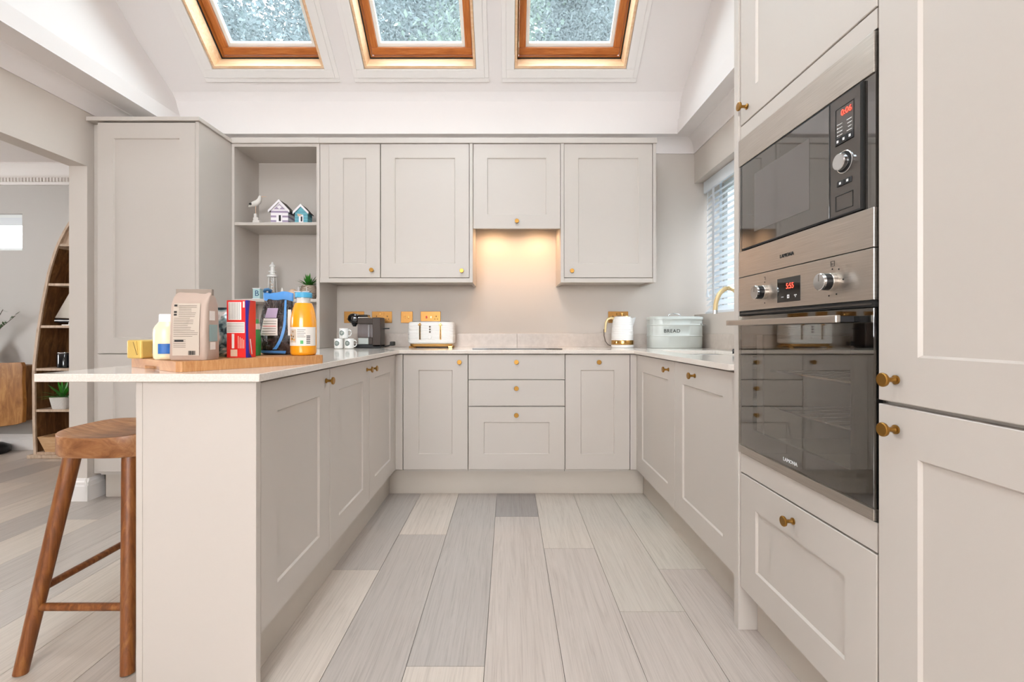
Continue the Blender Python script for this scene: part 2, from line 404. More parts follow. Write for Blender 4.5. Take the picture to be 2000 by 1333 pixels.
# rear wall with a wide opening added to let light in
b = B().box((-6.4, YREAR-0.15, 0), (-1.8, YREAR, 2.9)).box((0.8, YREAR-0.15, 0), (XR+0.36, YREAR, 2.9)).box((-1.8, YREAR-0.15, 2.35), (0.8, YREAR, 2.9)).box((-1.8, YREAR-0.15, 0), (0.8, YREAR, 1.1))
structure('wall_rear', b, 'wall_paint', label='rear wall around a wide opening added for light')
dr = thing('window_6', 'wide unseen window added behind the camera for light', None, (-0.5, YREAR-0.08, 1.1), kind='structure')  # invented window, put in as a light opening
b = B()
for x in (-1.27, -0.42, 0.42, 1.27): b.box((x-0.03, -0.03, 0), (x+0.03, 0.03, 1.25))
b.box((-1.3, -0.03, 1.19), (1.3, 0.03, 1.25)).box((-1.3, -0.03, 0), (1.3, 0.03, 0.06))
part('window_frame', b, 'trim_paint', dr)
# flat soffits
structure('ceiling_soffit_left', B().box((XL1, YREAR, SOF), (VX0-0.002, YB, SOF+0.1)), 'ceiling_paint', label='flat strip of ceiling beside the left roof upstand')
structure('ceiling_soffit_right', B().box((VX1+0.002, YREAR, SOF), (XR, YB, SOF+0.1)), 'ceiling_paint', label='flat strip of ceiling above the window')
structure('ceiling_soffit_back', B().box((VX0-0.002, YV+0.002, SOF), (VX1+0.002, YB, SOF+0.1)), 'ceiling_paint', label='narrow flat ceiling strip above the wall cabinets')
RIDGE_Y = 1.6; YF = 2*RIDGE_Y-YV
structure('ceiling_rear', B().box((VX0-0.002, YREAR, SOF), (VX1+0.002, YF-0.002, SOF+0.1)), 'ceiling_paint', label='flat ceiling at the rear of the room')
# upstands of the roof void
structure('wall_upstand_back', B().box((VX0-0.3, YV, SOF-0.0005), (VX1+0.2, YV+0.12, 2.715+0.12)), 'ceiling_paint', label='vertical white band under the sloped ceiling')
b = B(); pr = []
for k in range(9):
    a = math.radians(50)*k/8; pr.append((YV+0.006-0.16*(1-math.cos(a)), 2.64+0.16*math.sin(a)))
pr += [(YV+0.10, 2.64+0.16*math.sin(math.radians(50))), (YV+0.10, 2.64)]
structure('trim_5', b.prism(pr, lambda y, z: Vector((VX0-0.1, y, z)), lambda y, z: Vector((VX1+0.05, y, z))), 'ceiling_paint', smooth=40, label='rounded plaster bend where the roof slope begins')
structure('wall_upstand_front', B().box((VX0-0.3, YF-0.12, SOF-0.0005), (VX1+0.2, YF, 2.83)), 'ceiling_paint', label='vertical white band at the foot of the rear roof slope')
ys = (YF-0.1, YV+0.1)
prof = [(VX0, SOF-0.0005), (VX0-0.07, 2.65), (VX0-0.14, 2.95), (VX0-0.2, 4.5), (VX0-0.36, 4.5), (VX0-0.36, SOF+0.101), (VX0, SOF+0.101)]
structure('wall_upstand_left', B().prism([(VX0, SOF-0.0005), (VX0-0.06, 2.65), (VX0-0.12, 2.95), (VX0-0.15, 4.6), (VX0-0.4, 4.6), (VX0-0.4, SOF+0.101)], lambda x, z: Vector((x, ys[0], z)), lambda x, z: Vector((x, ys[1], z))), 'ceiling_paint', smooth=40, label='tall white side of the roof void on the left')
structure('wall_upstand_right', B().prism([(VX1, SOF-0.0005), (VX1+0.05, 2.95), (VX1+0.06, 4.6), (VX1+0.3, 4.6), (VX1+0.3, SOF+0.101)], lambda x, z: Vector((x, ys[0], z)), lambda x, z: Vector((x, ys[1], z))), 'ceiling_paint', smooth=40, label='tall white side of the roof void on the right')
# sloped ceilings with three skylights in front and one opening added behind for light
VR = (YV-RIDGE_Y)/CA
def roof(mir):
    b = B(); fn = (lambda u, v, w: slope(u, v, w)) if not mir else (lambda u, v, w: Vector((u, 2*RIDGE_Y-slope(u, v, w).y, slope(u, v, w).z)))
    T = 0.26; xa, xb = VX0-0.3, VX1+0.2
    b.box((xa, -0.12, 0), (xb, SKY_V0, T), fn); b.box((xa, SKY_V1, 0), (xb, VR+0.15, T), fn)
    e = [xa]
    for x in (SKY_X[1:2] if mir else SKY_X): e += [x-SKY_HW, x+SKY_HW]
    e.append(xb)
    for i in range(0, len(e), 2): b.box((e[i], SKY_V0, 0), (e[i+1], SKY_V1, T), fn)
    return b
structure('ceiling_slope', roof(False), 'ceiling_paint', label='sloped white ceiling with three skylights')
structure('ceiling_slope_rear', roof(True), 'ceiling_paint', label='rear slope of the roof above the room')
# skylights
def ringbox(b, M, u0, u1, v0, v1, t, w0, w1, tv=None):
    tv = tv or t
    b.box((u0, v0, w0), (u1, v0+tv, w1), M); b.box((u0, v1-tv, w0), (u1, v1, w1), M)
    b.box((u0, v0+tv, w0), (u0+t, v1-tv, w1), M); b.box((u1-t, v0+tv, w0), (u1, v1-tv, w1), M); return b
def bars(b, M, u0, u1, v0, v1, t, w0, w1, which):
    if which == 'h': b.box((u0, v0, w0), (u1, v0+t, w1), M); b.box((u0, v1-t, w0), (u1, v1, w1), M)
    else: b.box((u0, v0+t, w0), (u0+t, v1-t, w1), M); b.box((u1-t, v0+t, w0), (u1, v1-t, w1), M)
    return b
def skylight(n, x):
    w_ = thing('window_%d' % n, ['pine roof window nearest the tall cabinet', 'middle pine roof window', 'right-hand pine roof window nearest the blind'][n-1], None, slope(x, SKY_V0, 0), kind='structure')
    base = slope(x, SKY_V0, 0)
    M = lambda u, v, w: slope(u+x, SKY_V0+v, w)-base
    H = SKY_V1-SKY_V0; h = SKY_HW
    b = B(); ringbox(b, M, -h-0.085, h+0.085, -0.085, H+0.085, 0.03, -0.010, 0.0); ringbox(b, M, -h-0.055, h+0.055, -0.055, H+0.055, 0.055, -0.016, 0.0)
    part('architrave', b, 'trim_paint', w_, bevel=0.002)
    h2 = h-0.003; g = 0.003
    b = bars(B(), M, -h2, h2, g, H-g, 0.016, -0.004, 0.125, 'h'); part('lining', b, 'skylight_lining', w_, label='pale pine lining')
    b = bars(B(), M, -h2, h2, g, H-g, 0.016, -0.004, 0.125, 'v'); part('lining', b, 'skylight_lining', w_)
    a = 0.028
    part('frame', bars(B(), M, -h2, h2, g, H-g, a, 0.132, 0.17, 'h'), 'skylight_pine', w_)
    part('frame', bars(B(), M, -h2, h2, g, H-g, a, 0.132, 0.17, 'v'), 'skylight_pine_side', w_)
    ringbox(bb := B(), M, -h2, h2, g, H-g, 0.022, 0.122, 0.134); part('seal', bb, 'dark_slot', w_)
    s0 = 0.034
    sash = part('sash', bars(B(), M, -h+s0, h-s0, s0, H-s0, 0.046, 0.150, 0.20, 'h'), 'skylight_pine', w_, bevel=0.003)
    part('sash_stile', bars(B(), M, -h+s0, h-s0, s0, H-s0, 0.046, 0.150, 0.20, 'v'), 'skylight_pine_side', sash, bevel=0.003)
    s1 = s0+0.046
    part('gasket', ringbox(B(), M, -h+s1, h-s1, s1, H-s1, 0.024, 0.168, 0.20), 'white_gasket', w_)
    s2 = s1+0.022
    part('pane', B().box((-h+s2, s2, 0.19), (h-s2, H-s2, 0.196), M), 'rain_glass', w_)
for n, x in enumerate(SKY_X): skylight(n+1, x)
w_ = thing('window_7', 'single roof window added for light in the rear slope above the camera', None, (SKY_X[1], 2*RIDGE_Y-slope(0, SKY_V0, 0).y, slope(0, SKY_V0, 0).z), kind='structure')  # unseen roof window added to lift the light on the wall cabinets
MM = lambda u, v, w: Vector((u, 2*RIDGE_Y-slope(0, SKY_V0+v, w).y, slope(0, SKY_V0+v, w).z))-Vector((0, w_.location.y, w_.location.z))
part('sash', ringbox(B(), MM, -SKY_HW+0.003, SKY_HW-0.003, 0.003, SKY_V1-SKY_V0-0.003, 0.07, 0.12, 0.2), 'skylight_pine', w_)
part('pane', B().box((-SKY_HW+0.07, 0.07, 0.18), (SKY_HW-0.07, SKY_V1-SKY_V0-0.07, 0.186), MM), 'clear_glass', w_)
# coving
def cove(run0, run1, wallpt, into, flip=False):
    """concave coving of 0.1 x 0.07 from wall up to the soffit between two points"""
    pr = [(0, 0), (0.0, -0.096), (0.008, -0.096)]
    for k in range(9):
        a = PI/2*k/8; pr.append((0.008+0.062*(1-math.cos(a)), -0.090+0.086*math.sin(a)))
    pr += [(0.074, -0.002), (0.074, 0)]
    r0, r1 = Vector(run0), Vector(run1); d = Vector(into)
    return B().prism(pr, lambda p, q: r0+d*p+Vector((0, 0, q)), lambda p, q: r1+d*p+Vector((0, 0, q)))
structure('trim_1', cove((XL1, YB, SOF), (XR, YB, SOF), 0, (0, -1, 0)), 'ceiling_paint', smooth=30, label='curved coving along the back wall')
structure('trim_2', cove((XR, YREAR, SOF), (XR, YB, SOF), 0, (-1, 0, 0)), 'ceiling_paint', smooth=30, label='curved coving above the window')
structure('trim_3', cove((XL1, YREAR, SOF), (XL1, YB, SOF), 0, (1, 0, 0)), 'ceiling_paint', smooth=30, label='curved coving above the wide opening')
# dining room
structure('wall_dining', B().box((-6.4, YD, 0), (-4.82, YD+0.16, 2.6)).box((-4.22, YD, 0), (XL1, YD+0.16, 2.6)).box((-4.82, YD, 0), (-4.22, YD+0.16, 1.73)).box((-4.82, YD, 2.05), (-4.22, YD+0.16, 2.6)), 'wall_dining', label='pale grey far wall of the next room')
structure('wall_dining_side', B().box((-6.4, YREAR, 0), (-6.2, 1.4, 2.6)).box((-6.4, 2.4, 0), (-6.2, YD, 2.6)).box((-6.4, 1.4, 1.95), (-6.2, 2.4, 2.6)).box((-6.4, 1.4, 0), (-6.2, 2.4, 0.95)), 'wall_dining', label='side wall of the next room')  # opening put in the unseen side wall to let light in
structure('ceiling_dining', B().box((-6.4, YREAR, 2.46), (XL0, YD, 2.56)), 'ceiling_paint', label='flat ceiling of the next room')
pr = [(0, 0), (0, -0.165), (0.02, -0.165), (0.025, -0.15), (0.03, -0.13), (0.03, -0.11), (0.045, -0.10), (0.055, -0.085), (0.06, -0.07), (0.085, -0.03), (0.10, -0.012), (0.10, 0)]
tr = structure('trim_4', B().prism(pr, lambda p, q: Vector((-6.2, YD-p, 2.46+q)), lambda p, q: Vector((XL0, YD-p, 2.46+q))), 'trim_paint', smooth=25, label='moulded plaster cornice with small dentils')
b = B(); x = -5.2
while x < XL0-0.02: b.box((x, YD-0.044, 2.46-0.145), (x+0.015, YD-0.02, 2.46-0.112)); x += 0.028
part('dentils', b, 'trim_paint', tr, kind='stuff')
w_ = thing('window_4', 'small high window in the far wall', None, (-4.52, YD, 1.73), kind='structure')
part('window_frame', ringbox(B(), lambda u, v, w: Vector((u, w, v)), -0.3, 0.3, 0, 0.32, 0.028, 0.04, 0.09), 'white_gasket', w_)
part('blind_roll', B().box((-0.27, 0.035, 0.225), (0.27, 0.05, 0.292)), 'white_slat', w_)
part('pane', B().box((-0.27, 0.06, 0.03), (0.27, 0.066, 0.29)), 'clear_glass', w_)
def skirting(run0, run1, into, h=0.135):
    pr = [(0, 0), (0.018, 0), (0.018, h-0.045), (0.014, h-0.04), (0.014, h-0.022), (0.008, h-0.014), (0.005, h), (0, h)]
    r0, r1, d = Vector(run0), Vector(run1), Vector(into)
    return B().prism(pr, lambda p, q: r0+d*p+Vector((0, 0, q)), lambda p, q: r1+d*p+Vector((0, 0, q)))
structure('baseboard_dining', skirting((-6.2, YD, 0), (XL0, YD, 0), (0, -1, 0)), 'trim_paint', label='white moulded skirting along the far wall')
bbn = skirting((XL0-0.018, OY1, 0), (XL1+0.018, OY1, 0), (0, -1, 0))
pr = skirting((XL1, OY1-0.018, 0), (XL1, 2.90, 0), (1, 0, 0)); me_ = bpy.data.meshes.new('t'); pr.bm.to_mesh(me_); bbn.bm.from_mesh(me_); pr.bm.free()
structure('baseboard_opening', bbn, 'trim_paint', label='white skirting around the end of the dividing wall')
# side window
w_ = thing('window_5', 'kitchen window behind the slatted blind', None, (XR+0.22, 2.68, WZ0), kind='structure')
MW = lambda u, v, w: Vector((w, u, v))
b = ringbox(B(), MW, -0.76, 0.765, 0, WZ1-WZ0, 0.06, 0, 0.06); b.box((0, -0.03, 0.06), (0.06, 0.03, WZ1-WZ0-0.06))
part('window_frame', b, 'white_gasket', w_); part('pane', B().box((0.027, -0.7, 0.06), (0.033, -0.03, WZ1-WZ0-0.06)), 'clear_glass', w_); part('pane', B().box((0.027, 0.03, 0.06), (0.033, 0.705, WZ1-WZ0-0.06)), 'clear_glass', w_)
part('sill', B().box((-0.22, -0.76, -0.02), (-0.0, 0.765, 0.0)), 'white_gasket', w_) if False else None

# ------------------------------------------------------------------ cabinetry
knob_prof = [(0.0095, 0), (0.0095, 0.003), (0.006, 0.0045), (0.0048, 0.010), (0.0052, 0.018), (0.0075, 0.0225), (0.0138, 0.0245), (0.0145, 0.0265), (0.0145, 0.0295), (0.013, 0.031), (0.0, 0.0312)]
_k = part('knob', B().lathe(knob_prof[:-1], seg=20), 'brass', smooth=30); KNOB = _k.data; bpy.data.objects.remove(_k)
KROT = {'-y': (PI/2, 0, 0), '+x': (0, PI/2, 0), '-x': (0, -PI/2, 0)}
def fmap(face, p):
    if face == '-y': return lambda u, v, d: Vector((u, p+d, v))
    if face == '+x': return lambda u, v, d: Vector((p-d, u, v))
    return lambda u, v, d: Vector((p+d, u, v))
def rect(u0, u1, v0, v1, i, d, M): return [M(u0+i, v0+i, d), M(u1-i, v0+i, d), M(u1-i, v1-i, d), M(u0+i, v1-i, d)]
def door(parent, face, p, u0, u1, v0, v1, knob=None, fw=0.095, slab=False, name='door', t=0.020, gap=0.0016):
    M = fmap(face, p); u0 += gap; u1 -= gap; v0 += gap; v1 -= gap
    b = B()
    if slab:
        b.rings([rect(u0, u1, v0, v1, 0, t, M), rect(u0, u1, v0, v1, 0, 0.0016, M), rect(u0, u1, v0, v1, 0.0016, 0, M)])
        o = part(name, b, 'cabinet_paint', parent, world=True)
    else:
        b.rings([rect(u0, u1, v0, v1, 0, t, M), rect(u0, u1, v0, v1, 0, 0.0016, M), rect(u0, u1, v0, v1, 0.0016, 0, M), rect(u0, u1, v0, v1, fw, 0, M),
                 rect(u0, u1, v0, v1, fw+0.0045, 0.0065, M), rect(u0, u1, v0, v1, fw+0.0045, t, M)], False, False)
        o = part(name, b, 'cabinet_paint', parent, world=True)
        pb = B().box((u0+fw+0.0040, v0+fw+0.0040, 0.0068), (u1-fw-0.0040, v1-fw-0.0040, t-0.002), M)
        part('panel', pb, 'cabinet_paint', o, world=True)
    if knob:
        ku, kv = knob
        child('knob', KNOB, o, M(ku, kv, 0)-wloc(parent), KROT[face])
    return o
def carcass(parent, a, b_, name='carcass'): return part(name, B().box(a, b_), 'cabinet_carcass', parent, world=True)
YF_B = 2.86; XF_L = -0.70; XF_R = 0.795
DB, DT = 0.167, 0.882
KZ = DT-0.046
def cab(name, label, cat, x0, x1, y0, y1, group='base cabinets'): return thing(name, label, cat, ((x0+x1)/2, (y0+y1)/2, 0), group=group)
# back run
t_ = cab('base_cabinet', 'narrow base cabinet below the white toaster, brass knob at its top right', 'cabinet', -0.6546, -0.251, YF_B, YB)
carcass(t_, (-0.652, YF_B+0.022, 0.15), (-0.252, YB-0.02, 0.884)); door(t_, '-y', YF_B, -0.6546, -0.251, DB, DT, (-0.302, KZ))
t_ = cab('drawer_unit', 'three-drawer base unit below the black hob', 'drawers', -0.251, 0.351, YF_B, YB)
carcass(t_, (-0.250, YF_B+0.022, 0.15), (0.350, YB-0.02, 0.884))
door(t_, '-y', YF_B, -0.2495, 0.351, 0.7265, DT, (0.049, KZ), slab=True, name='drawer'); door(t_, '-y', YF_B, -0.2495, 0.351, 0.562, 0.7255, (0.049, 0.674), slab=True, name='drawer')
door(t_, '-y', YF_B, -0.2495, 0.351, DB, 0.5585, (0.049, 0.509), name='drawer')
t_ = cab('base_cabinet', 'narrow base cabinet right of the drawers, brass knob at the middle of its top', 'cabinet', 0.351, 0.755, YF_B, YB)
carcass(t_, (0.352, YF_B+0.022, 0.15), (0.752, YB-0.02, 0.884)); door(t_, '-y', YF_B, 0.352, 0.755, DB, DT, (0.558, KZ))
solo('corner_post', B().box((-0.702, YF_B+0.002, DB), (-0.6565, YF_B+0.024, DT)).box((-0.702, YF_B-0.022, DB), (-0.7002+0.02, YF_B+0.002, DT)) if False else B().prism([(-0.722, 2.832), (-0.700, 2.832), (-0.700, YF_B+0.001), (-0.6570, YF_B+0.001), (-0.6570, YF_B+0.02), (-0.722, YF_B+0.02)], lambda x, y: Vector((x, y, DB)), lambda x, y: Vector((x, y, DT))), 'cabinet_paint', 'pale corner post between the peninsula doors and the toaster cabinet', 'corner post')
solo('corner_post', B().prism([(0.817, 2.842), (0.795, 2.842), (0.795, YF_B+0.001), (0.7570, YF_B+0.001), (0.7570, YF_B+0.02), (0.817, YF_B+0.02)], lambda x, y: Vector((x, y, DB)), lambda x, y: Vector((x, y, DT))), 'cabinet_paint', 'pale corner post beside the sink run, right of the drawers', 'corner post')
# peninsula
ly = (1.300, 1.806, 2.318, 2.830)
pen = ['peninsula cabinet nearest the camera, beside the end panel', 'middle peninsula cabinet with its knob at the far top corner', 'far peninsula cabinet next to the corner post']
kn = (ly[1]-0.038, ly[2]-0.038, ly[2]+0.042)
for i in range(3):
    t_ = cab('peninsula_cabinet', pen[i], 'cabinet', -1.012, XF_L, ly[i], ly[i+1])
    carcass(t_, (-1.012, ly[i]+0.001, 0.15), (XF_L-0.022, ly[i+1]-0.001, 0.884)); door(t_, '+x', XF_L, ly[i], ly[i+1], DB, DT, (kn[i], KZ))
solo('end_panel', B().box((-1.0125, 1.275, 0), (XF_L+0.002, 1.2985, 0.886)), 'cabinet_paint', 'broad plain end panel of the peninsula facing the camera', 'panel', bevel=0.0015)
solo('back_panel', B().box((-1.031, 1.275, 0), (-1.0130, 2.858, 0.886)), 'cabinet_paint', 'long back panel of the peninsula behind the wooden stool', 'panel', bevel=0.0015)
# cabinet closing the corner below the open shelves
t_ = cab('corner_cabinet', 'plain corner base unit hidden behind the peninsula beside the tall cabinet', 'cabinet', -1.876, -0.73, 2.89, YB)
carcass(t_, (-1.872, 2.89, 0.0), (-0.80, YB-0.02, 0.884)); part('front_panel', B().box((-1.872, 2.868, 0.0), (-1.033, 2.888, 0.884)), 'cabinet_paint', t_, world=True)
# sink run
ry = (1.613, 2.203, 2.840)
t_ = cab('sink_cabinet', 'base cabinet under the sink, next to the right corner post', 'cabinet', XF_R, XR, ry[1], ry[2])
carcass(t_, (XF_R+0.022, ry[1]+0.001, 0.15), (XR-0.01, ry[2], 0.68)); door(t_, '-x', XF_R, ry[1], ry[2], DB, DT, (ry[1]+0.085, KZ))
t_ = cab('base_cabinet', 'base cabinet beside the oven tower under the sink run', 'cabinet', XF_R, XR, ry[0], ry[1])
carcass(t_, (XF_R+0.022, ry[0]+0.001, 0.15), (XR-0.01, ry[1]-0.001, 0.68)); door(t_, '-x', XF_R, ry[0], ry[1], DB, DT, (2.005-0.04, KZ))
# plinths
solo('plinth', B().box((-0.752, 2.912, 0.001), (0.852, 2.930, 0.15)), 'plinth_paint', 'long plinth under the drawers at the back', 'plinth')
solo('plinth', B().box((-0.770, 1.2995, 0.001), (-0.753, 2.911, 0.15)), 'plinth_paint', 'plinth under the peninsula doors', 'plinth')
solo('plinth', B().box((0.853, 1.613, 0.001), (0.870, 2.911, 0.15)), 'plinth_paint', 'plinth under the sink cabinets', 'plinth')
solo('plinth', B().box((0.853, 0.20, 0.001), (0.870, 1.578, 0.15)), 'plinth_paint', 'plinth under the oven tower', 'plinth')
# worktop
SX0, SX1, SY0, SY1 = 0.92, 1.27, 2.28, 2.80
def worktop():
    bm = bmesh.new()
    out = [(-1.288, 1.25), (-0.676, 1.25), (-0.676, 2.838), (0.772, 2.838), (0.772, 1.613), (XR-0.001, 1.613), (XR-0.001, YB-0.001), (-1.876, YB-0.001), (-1.876, 2.84), (-1.288, 2.84)]
    hole = []
    for cx, cy, a0 in ((SX1-0.03, SY1-0.03, 0), (SX0+0.03, SY1-0.03, 90), (SX0+0.03, SY0+0.03, 180), (SX1-0.03, SY0+0.03, 270)):
        for k in range(5):
            a = math.radians(a0+22.5*k); hole.append((cx+0.03*math.cos(a), cy+0.03*math.sin(a)))
    ed = []
    for poly in (out, hole):
        v = [bm.verts.new((x, y, 0.888)) for x, y in poly]
        for i in range(len(v)): ed.append(bm.edges.new((v[i], v[(i+1) % len(v)])))
    r = bmesh.ops.triangle_fill(bm, use_beauty=True, edges=ed)
    fs = [g for g in r['geom'] if isinstance(g, bmesh.types.BMFace)]
    bmesh.ops.dissolve_limit(bm, angle_limit=0.01, verts=bm.verts, edges=bm.edges)
    ex = bmesh.ops.extrude_face_region(bm, geom=list(bm.faces))
    bmesh.ops.translate(bm, verts=[g for g in ex['geom'] if isinstance(g, bmesh.types.BMVert)], vec=(0, 0, 0.022))
    return bm
o = part('worktop', worktop(), 'quartz', bevel=0.002); centre(tag(o, 'continuous pale quartz worktop running round the kitchen in a U', 'worktop'))
ZT = 0.910
# upstand with its centre joint
u_ = thing('upstand', 'low stone upstand along the back wall behind the hob', 'upstand', (0, YB, ZT))
part('panel', B().box((-1.279, YB-0.0125, ZT), (0.0640, YB-0.0005, 1.010)), 'upstand_quartz', u_, world=True, bevel=0.001)
part('panel', B().box((0.0655, YB-0.0125, ZT), (XR-0.014, YB-0.0005, 1.010)), 'upstand_quartz', u_, world=True, bevel=0.001)
solo('upstand', B().box((XR-0.013, 1.615, ZT), (XR-0.0005, YB-0.0005, 1.010)), 'upstand_quartz', 'stone upstand below the window beside the bread bin', 'upstand', bevel=0.001)
# wall units
YW = 3.125; WB, WT = 1.390, 2.300
wx = [(-1.219, -0.869), (-0.867, -0.265), (-0.240, 0.354), (0.377, 0.979)]
wl = ['narrow wall cabinet beside the open shelves', 'wide wall cabinet above the toaster', 'short wall cabinet above the extractor lights', 'wall cabinet at the right above the kettle']
wk = [(-0.922, 1.440), (-0.315, 1.435), (0.057, 1.770), (0.428, 1.435)]
for i, (a, b_) in enumerate(wx):
    zb = 1.722 if i == 2 else WB
    t_ = thing('wall_cabinet', wl[i], 'cabinet', ((a+b_)/2, (YW+YB)/2, zb), group='wall cabinets')
    carcass(t_, (a+0.001, YW+0.022, zb+(0.10 if i == 2 else 0)), (b_-0.001, YB-0.001, WT)); door(t_, '-y', YW, a, b_, zb, WT, wk[i])
solo('filler_strip', B().box((-1.279, YW+0.006, 1.388), (-1.2195, YW+0.028, WT)), 'cabinet_paint', 'narrow filler strip between the open shelves and the wall cabinets', 'filler')
solo('side_panel', B().box((-0.2635, YW-0.004, 1.358), (-0.2415, YB-0.001, WT)), 'cabinet_paint', 'thin side panel left of the extractor cabinet', 'panel', bevel=0.001)
solo('side_panel', B().box((0.3545, YW-0.004, 1.358), (0.3765, YB-0.001, WT)), 'cabinet_paint', 'thin side panel right of the extractor cabinet', 'panel', bevel=0.001)
solo('side_panel', B().box((0.9800, YW-0.004, 1.358), (1.0000, YB-0.001, WT)), 'cabinet_paint', 'thin side panel at the right end of the wall cabinets', 'panel', bevel=0.001)
solo('light_pelmet', B().box((-1.279, YW+0.000, 1.358), (-0.2640, YW+0.024, 1.3875)).box((-1.279, YW+0.024, 1.372), (-0.2640, YB-0.001, 1.3875)), 'cabinet_paint', 'pelmet strip under the two left wall cabinets', 'pelmet', bevel=0.001)
solo('light_pelmet', B().box((0.3770, YW+0.000, 1.358), (0.9795, YW+0.024, 1.3875)).box((0.3770, YW+0.024, 1.372), (0.9795, YB-0.001, 1.3875)), 'cabinet_paint', 'pelmet strip under the right wall cabinet', 'pelmet', bevel=0.001)
solo('cabinet_cornice', B().box((-1.281, YW-0.010, 2.3010), (1.006, YB-0.075, 2.337)), 'cabinet_paint', 'flat cornice board along the top of the wall cabinets', 'cornice', bevel=0.002)
# extractor
e_ = thing('extractor_hood', 'built-in extractor with two warm lamps under the short wall cabinet', 'extractor', (0.057, 3.29, 1.820))
part('housing', B().box((-0.239, 3.148, 1.808), (0.353, 3.44, 1.8205)), 'brushed_steel', e_, world=True)
for lx in (-0.105, 0.219):
    part('lamp', B().lathe([(0.032, 0), (0.032, 0.004), (0.028, 0.006)], lambda x, y, z, lx=lx: Vector((lx-0.057+x, -0.03+y, -0.017+z)), 20), 'lamp_glow', e_)
    l = bpy.data.lights.new('extractor_spot', 'SPOT'); l.energy = 5.5; l.color = (1.0, 0.62, 0.34); l.spot_size = math.radians(155); l.spot_blend = 0.9; l.shadow_soft_size = 0.03
    o = bpy.data.objects.new('extractor_spot', l); C.objects.link(o); o.parent = e_; o.location = (lx-0.057, -0.03, -0.024); o.rotation_euler = (math.radians(14), 0, 0)
# open shelves
t_ = thing('open_shelf_unit', 'open shelf unit holding seaside ornaments beside the tall cabinet', 'shelf', (-1.58, 3.285, ZT))
part('side', B().box((-1.877, YW, ZT+0.001), (-1.859, YB-0.001, WT)), 'cabinet_paint', t_, world=True, bevel=0.001); part('side', B().box((-1.302, YW, ZT+0.001), (-1.281, YB-0.001, WT)), 'cabinet_paint', t_, world=True, bevel=0.001)
part('top', B().box((-1.859, YW, WT-0.02), (-1.302, YB-0.01, WT)), 'cabinet_paint', t_, world=True)
part('back', B().box((-1.859, YB-0.012, ZT+0.001), (-1.302, YB-0.001, WT-0.02)), 'cabinet_paint', t_, world=True)
for z in (1.768, 1.247): part('shelf', B().box((-1.859, YW+0.004, z-0.02), (-1.302, YB-0.012, z)), 'cabinet_paint', t_, world=True, bevel=0.0008)
solo('cabinet_cornice', B().box((-1.879, YW-0.010, 2.3010), (-1.2815, YB-0.075, 2.337)), 'cabinet_paint', 'cornice board above the open shelves', 'cornice', bevel=0.002)
# tall cabinet on the left
YT = 2.795
t_ = thing('tall_cabinet', 'tall two-door larder cabinet beside the wide opening', 'cabinet', (-2.187, 3.12, 0))
part('side', B().box((-1.899, YT+0.001, 0.0), (-1.8785, YB-0.001, WT)), 'cabinet_paint', t_, world=True); carcass(t_, (-2.491, YT+0.022, 0.15), (-1.9, YB-0.001, WT-0.002))
door(t_, '-y', YT, -2.494, -1.899, 0.891, WT-0.005); door(t_, '-y', YT, -2.494, -1.899, 0.172, 0.888)
part('plinth', B().box((-2.494, YT+0.06, 0.001), (-1.9, YT+0.078, 0.15)), 'plinth_paint', t_, world=True)
part('filler', B().box((-2.553, YT+0.045, 0.15), (-2.495, YT+0.063, WT)), 'cabinet_paint', t_, world=True)
solo('cabinet_cornice', B().box((-2.553, YT-0.012, 2.3010), (-1.868, YB-0.075, 2.325)), 'cabinet_paint', 'cornice board on top of the tall larder cabinet', 'cornice', bevel=0.002)
# oven tower
TY0, TY1 = 0.993, 1.580
solo('side_panel', B().box((XF_R-0.006, TY1+0.002, 0), (XR-0.002, 1.6115, 2.36)), 'cabinet_paint', 'tall side panel between the worktop and the oven tower', 'panel', bevel=0.001)
t_ = thing('oven_tower', 'tall oven housing with a top door, filler strips and a bottom drawer', 'cabinet', (1.09, 1.286, 0))
carcass(t_, (XF_R+0.022, TY0+0.002, 0.15), (XR-0.002, TY1, 0.58)); part('carcass_top', B().box((XF_R+0.022, TY0+0.002, 1.70), (XR-0.002, TY1, 2.36)), 'cabinet_carcass', t_, world=True)
part('carcass_back', B().box((XR-0.02, TY0+0.002, 0.58), (XR-0.002, TY1, 1.70)), 'cabinet_carcass', t_, world=True)
part('carcass_side', B().box((XF_R+0.03, TY1-0.012, 0.58), (XR-0.02, TY1, 1.70)), 'cabinet_carcass', t_, world=True); part('carcass_side', B().box((XF_R+0.03, TY0+0.002, 0.58), (XR-0.02, TY0+0.014, 1.70)), 'cabinet_carcass', t_, world=True)
door(t_, '-x', XF_R, TY0, TY1, 1.727, 2.35, (TY1-0.045, 1.775)); door(t_, '-x', XF_R, TY0, TY1, 0.150, 0.543, ((TY0+TY1)/2, 0.495), name='drawer')
part('filler', B().box((XF_R+0.001, TY0+0.0015, 1.681), (XF_R+0.02, TY1-0.001, 1.724)), 'cabinet_paint', t_, world=True); part('filler', B().box((XF_R+0.001, TY0+0.0015, 0.547), (XF_R+0.02, TY1-0.001, 0.611)), 'cabinet_paint', t_, world=True)
# fridge housing
t_ = thing('fridge_housing', 'tall two-door housing at the right edge nearest the camera', 'cabinet', (1.09, 0.69, 0))
carcass(t_, (XF_R+0.022, 0.392, 0.15), (XR-0.002, TY0, 2.36)); door(t_, '-x', XF_R, 0.390, TY0-0.001, 0.8775, 2.35, (TY0-0.048, 0.926)); door(t_, '-x', XF_R, 0.390, TY0-0.001, 0.150, 0.8725, (TY0-0.048, 0.824))
solo('side_panel', B().box((XF_R-0.006, 0.366, 0), (XR-0.002, 0.388, 2.36)), 'cabinet_paint', 'tall end panel on the near side of the fridge housing', 'panel')

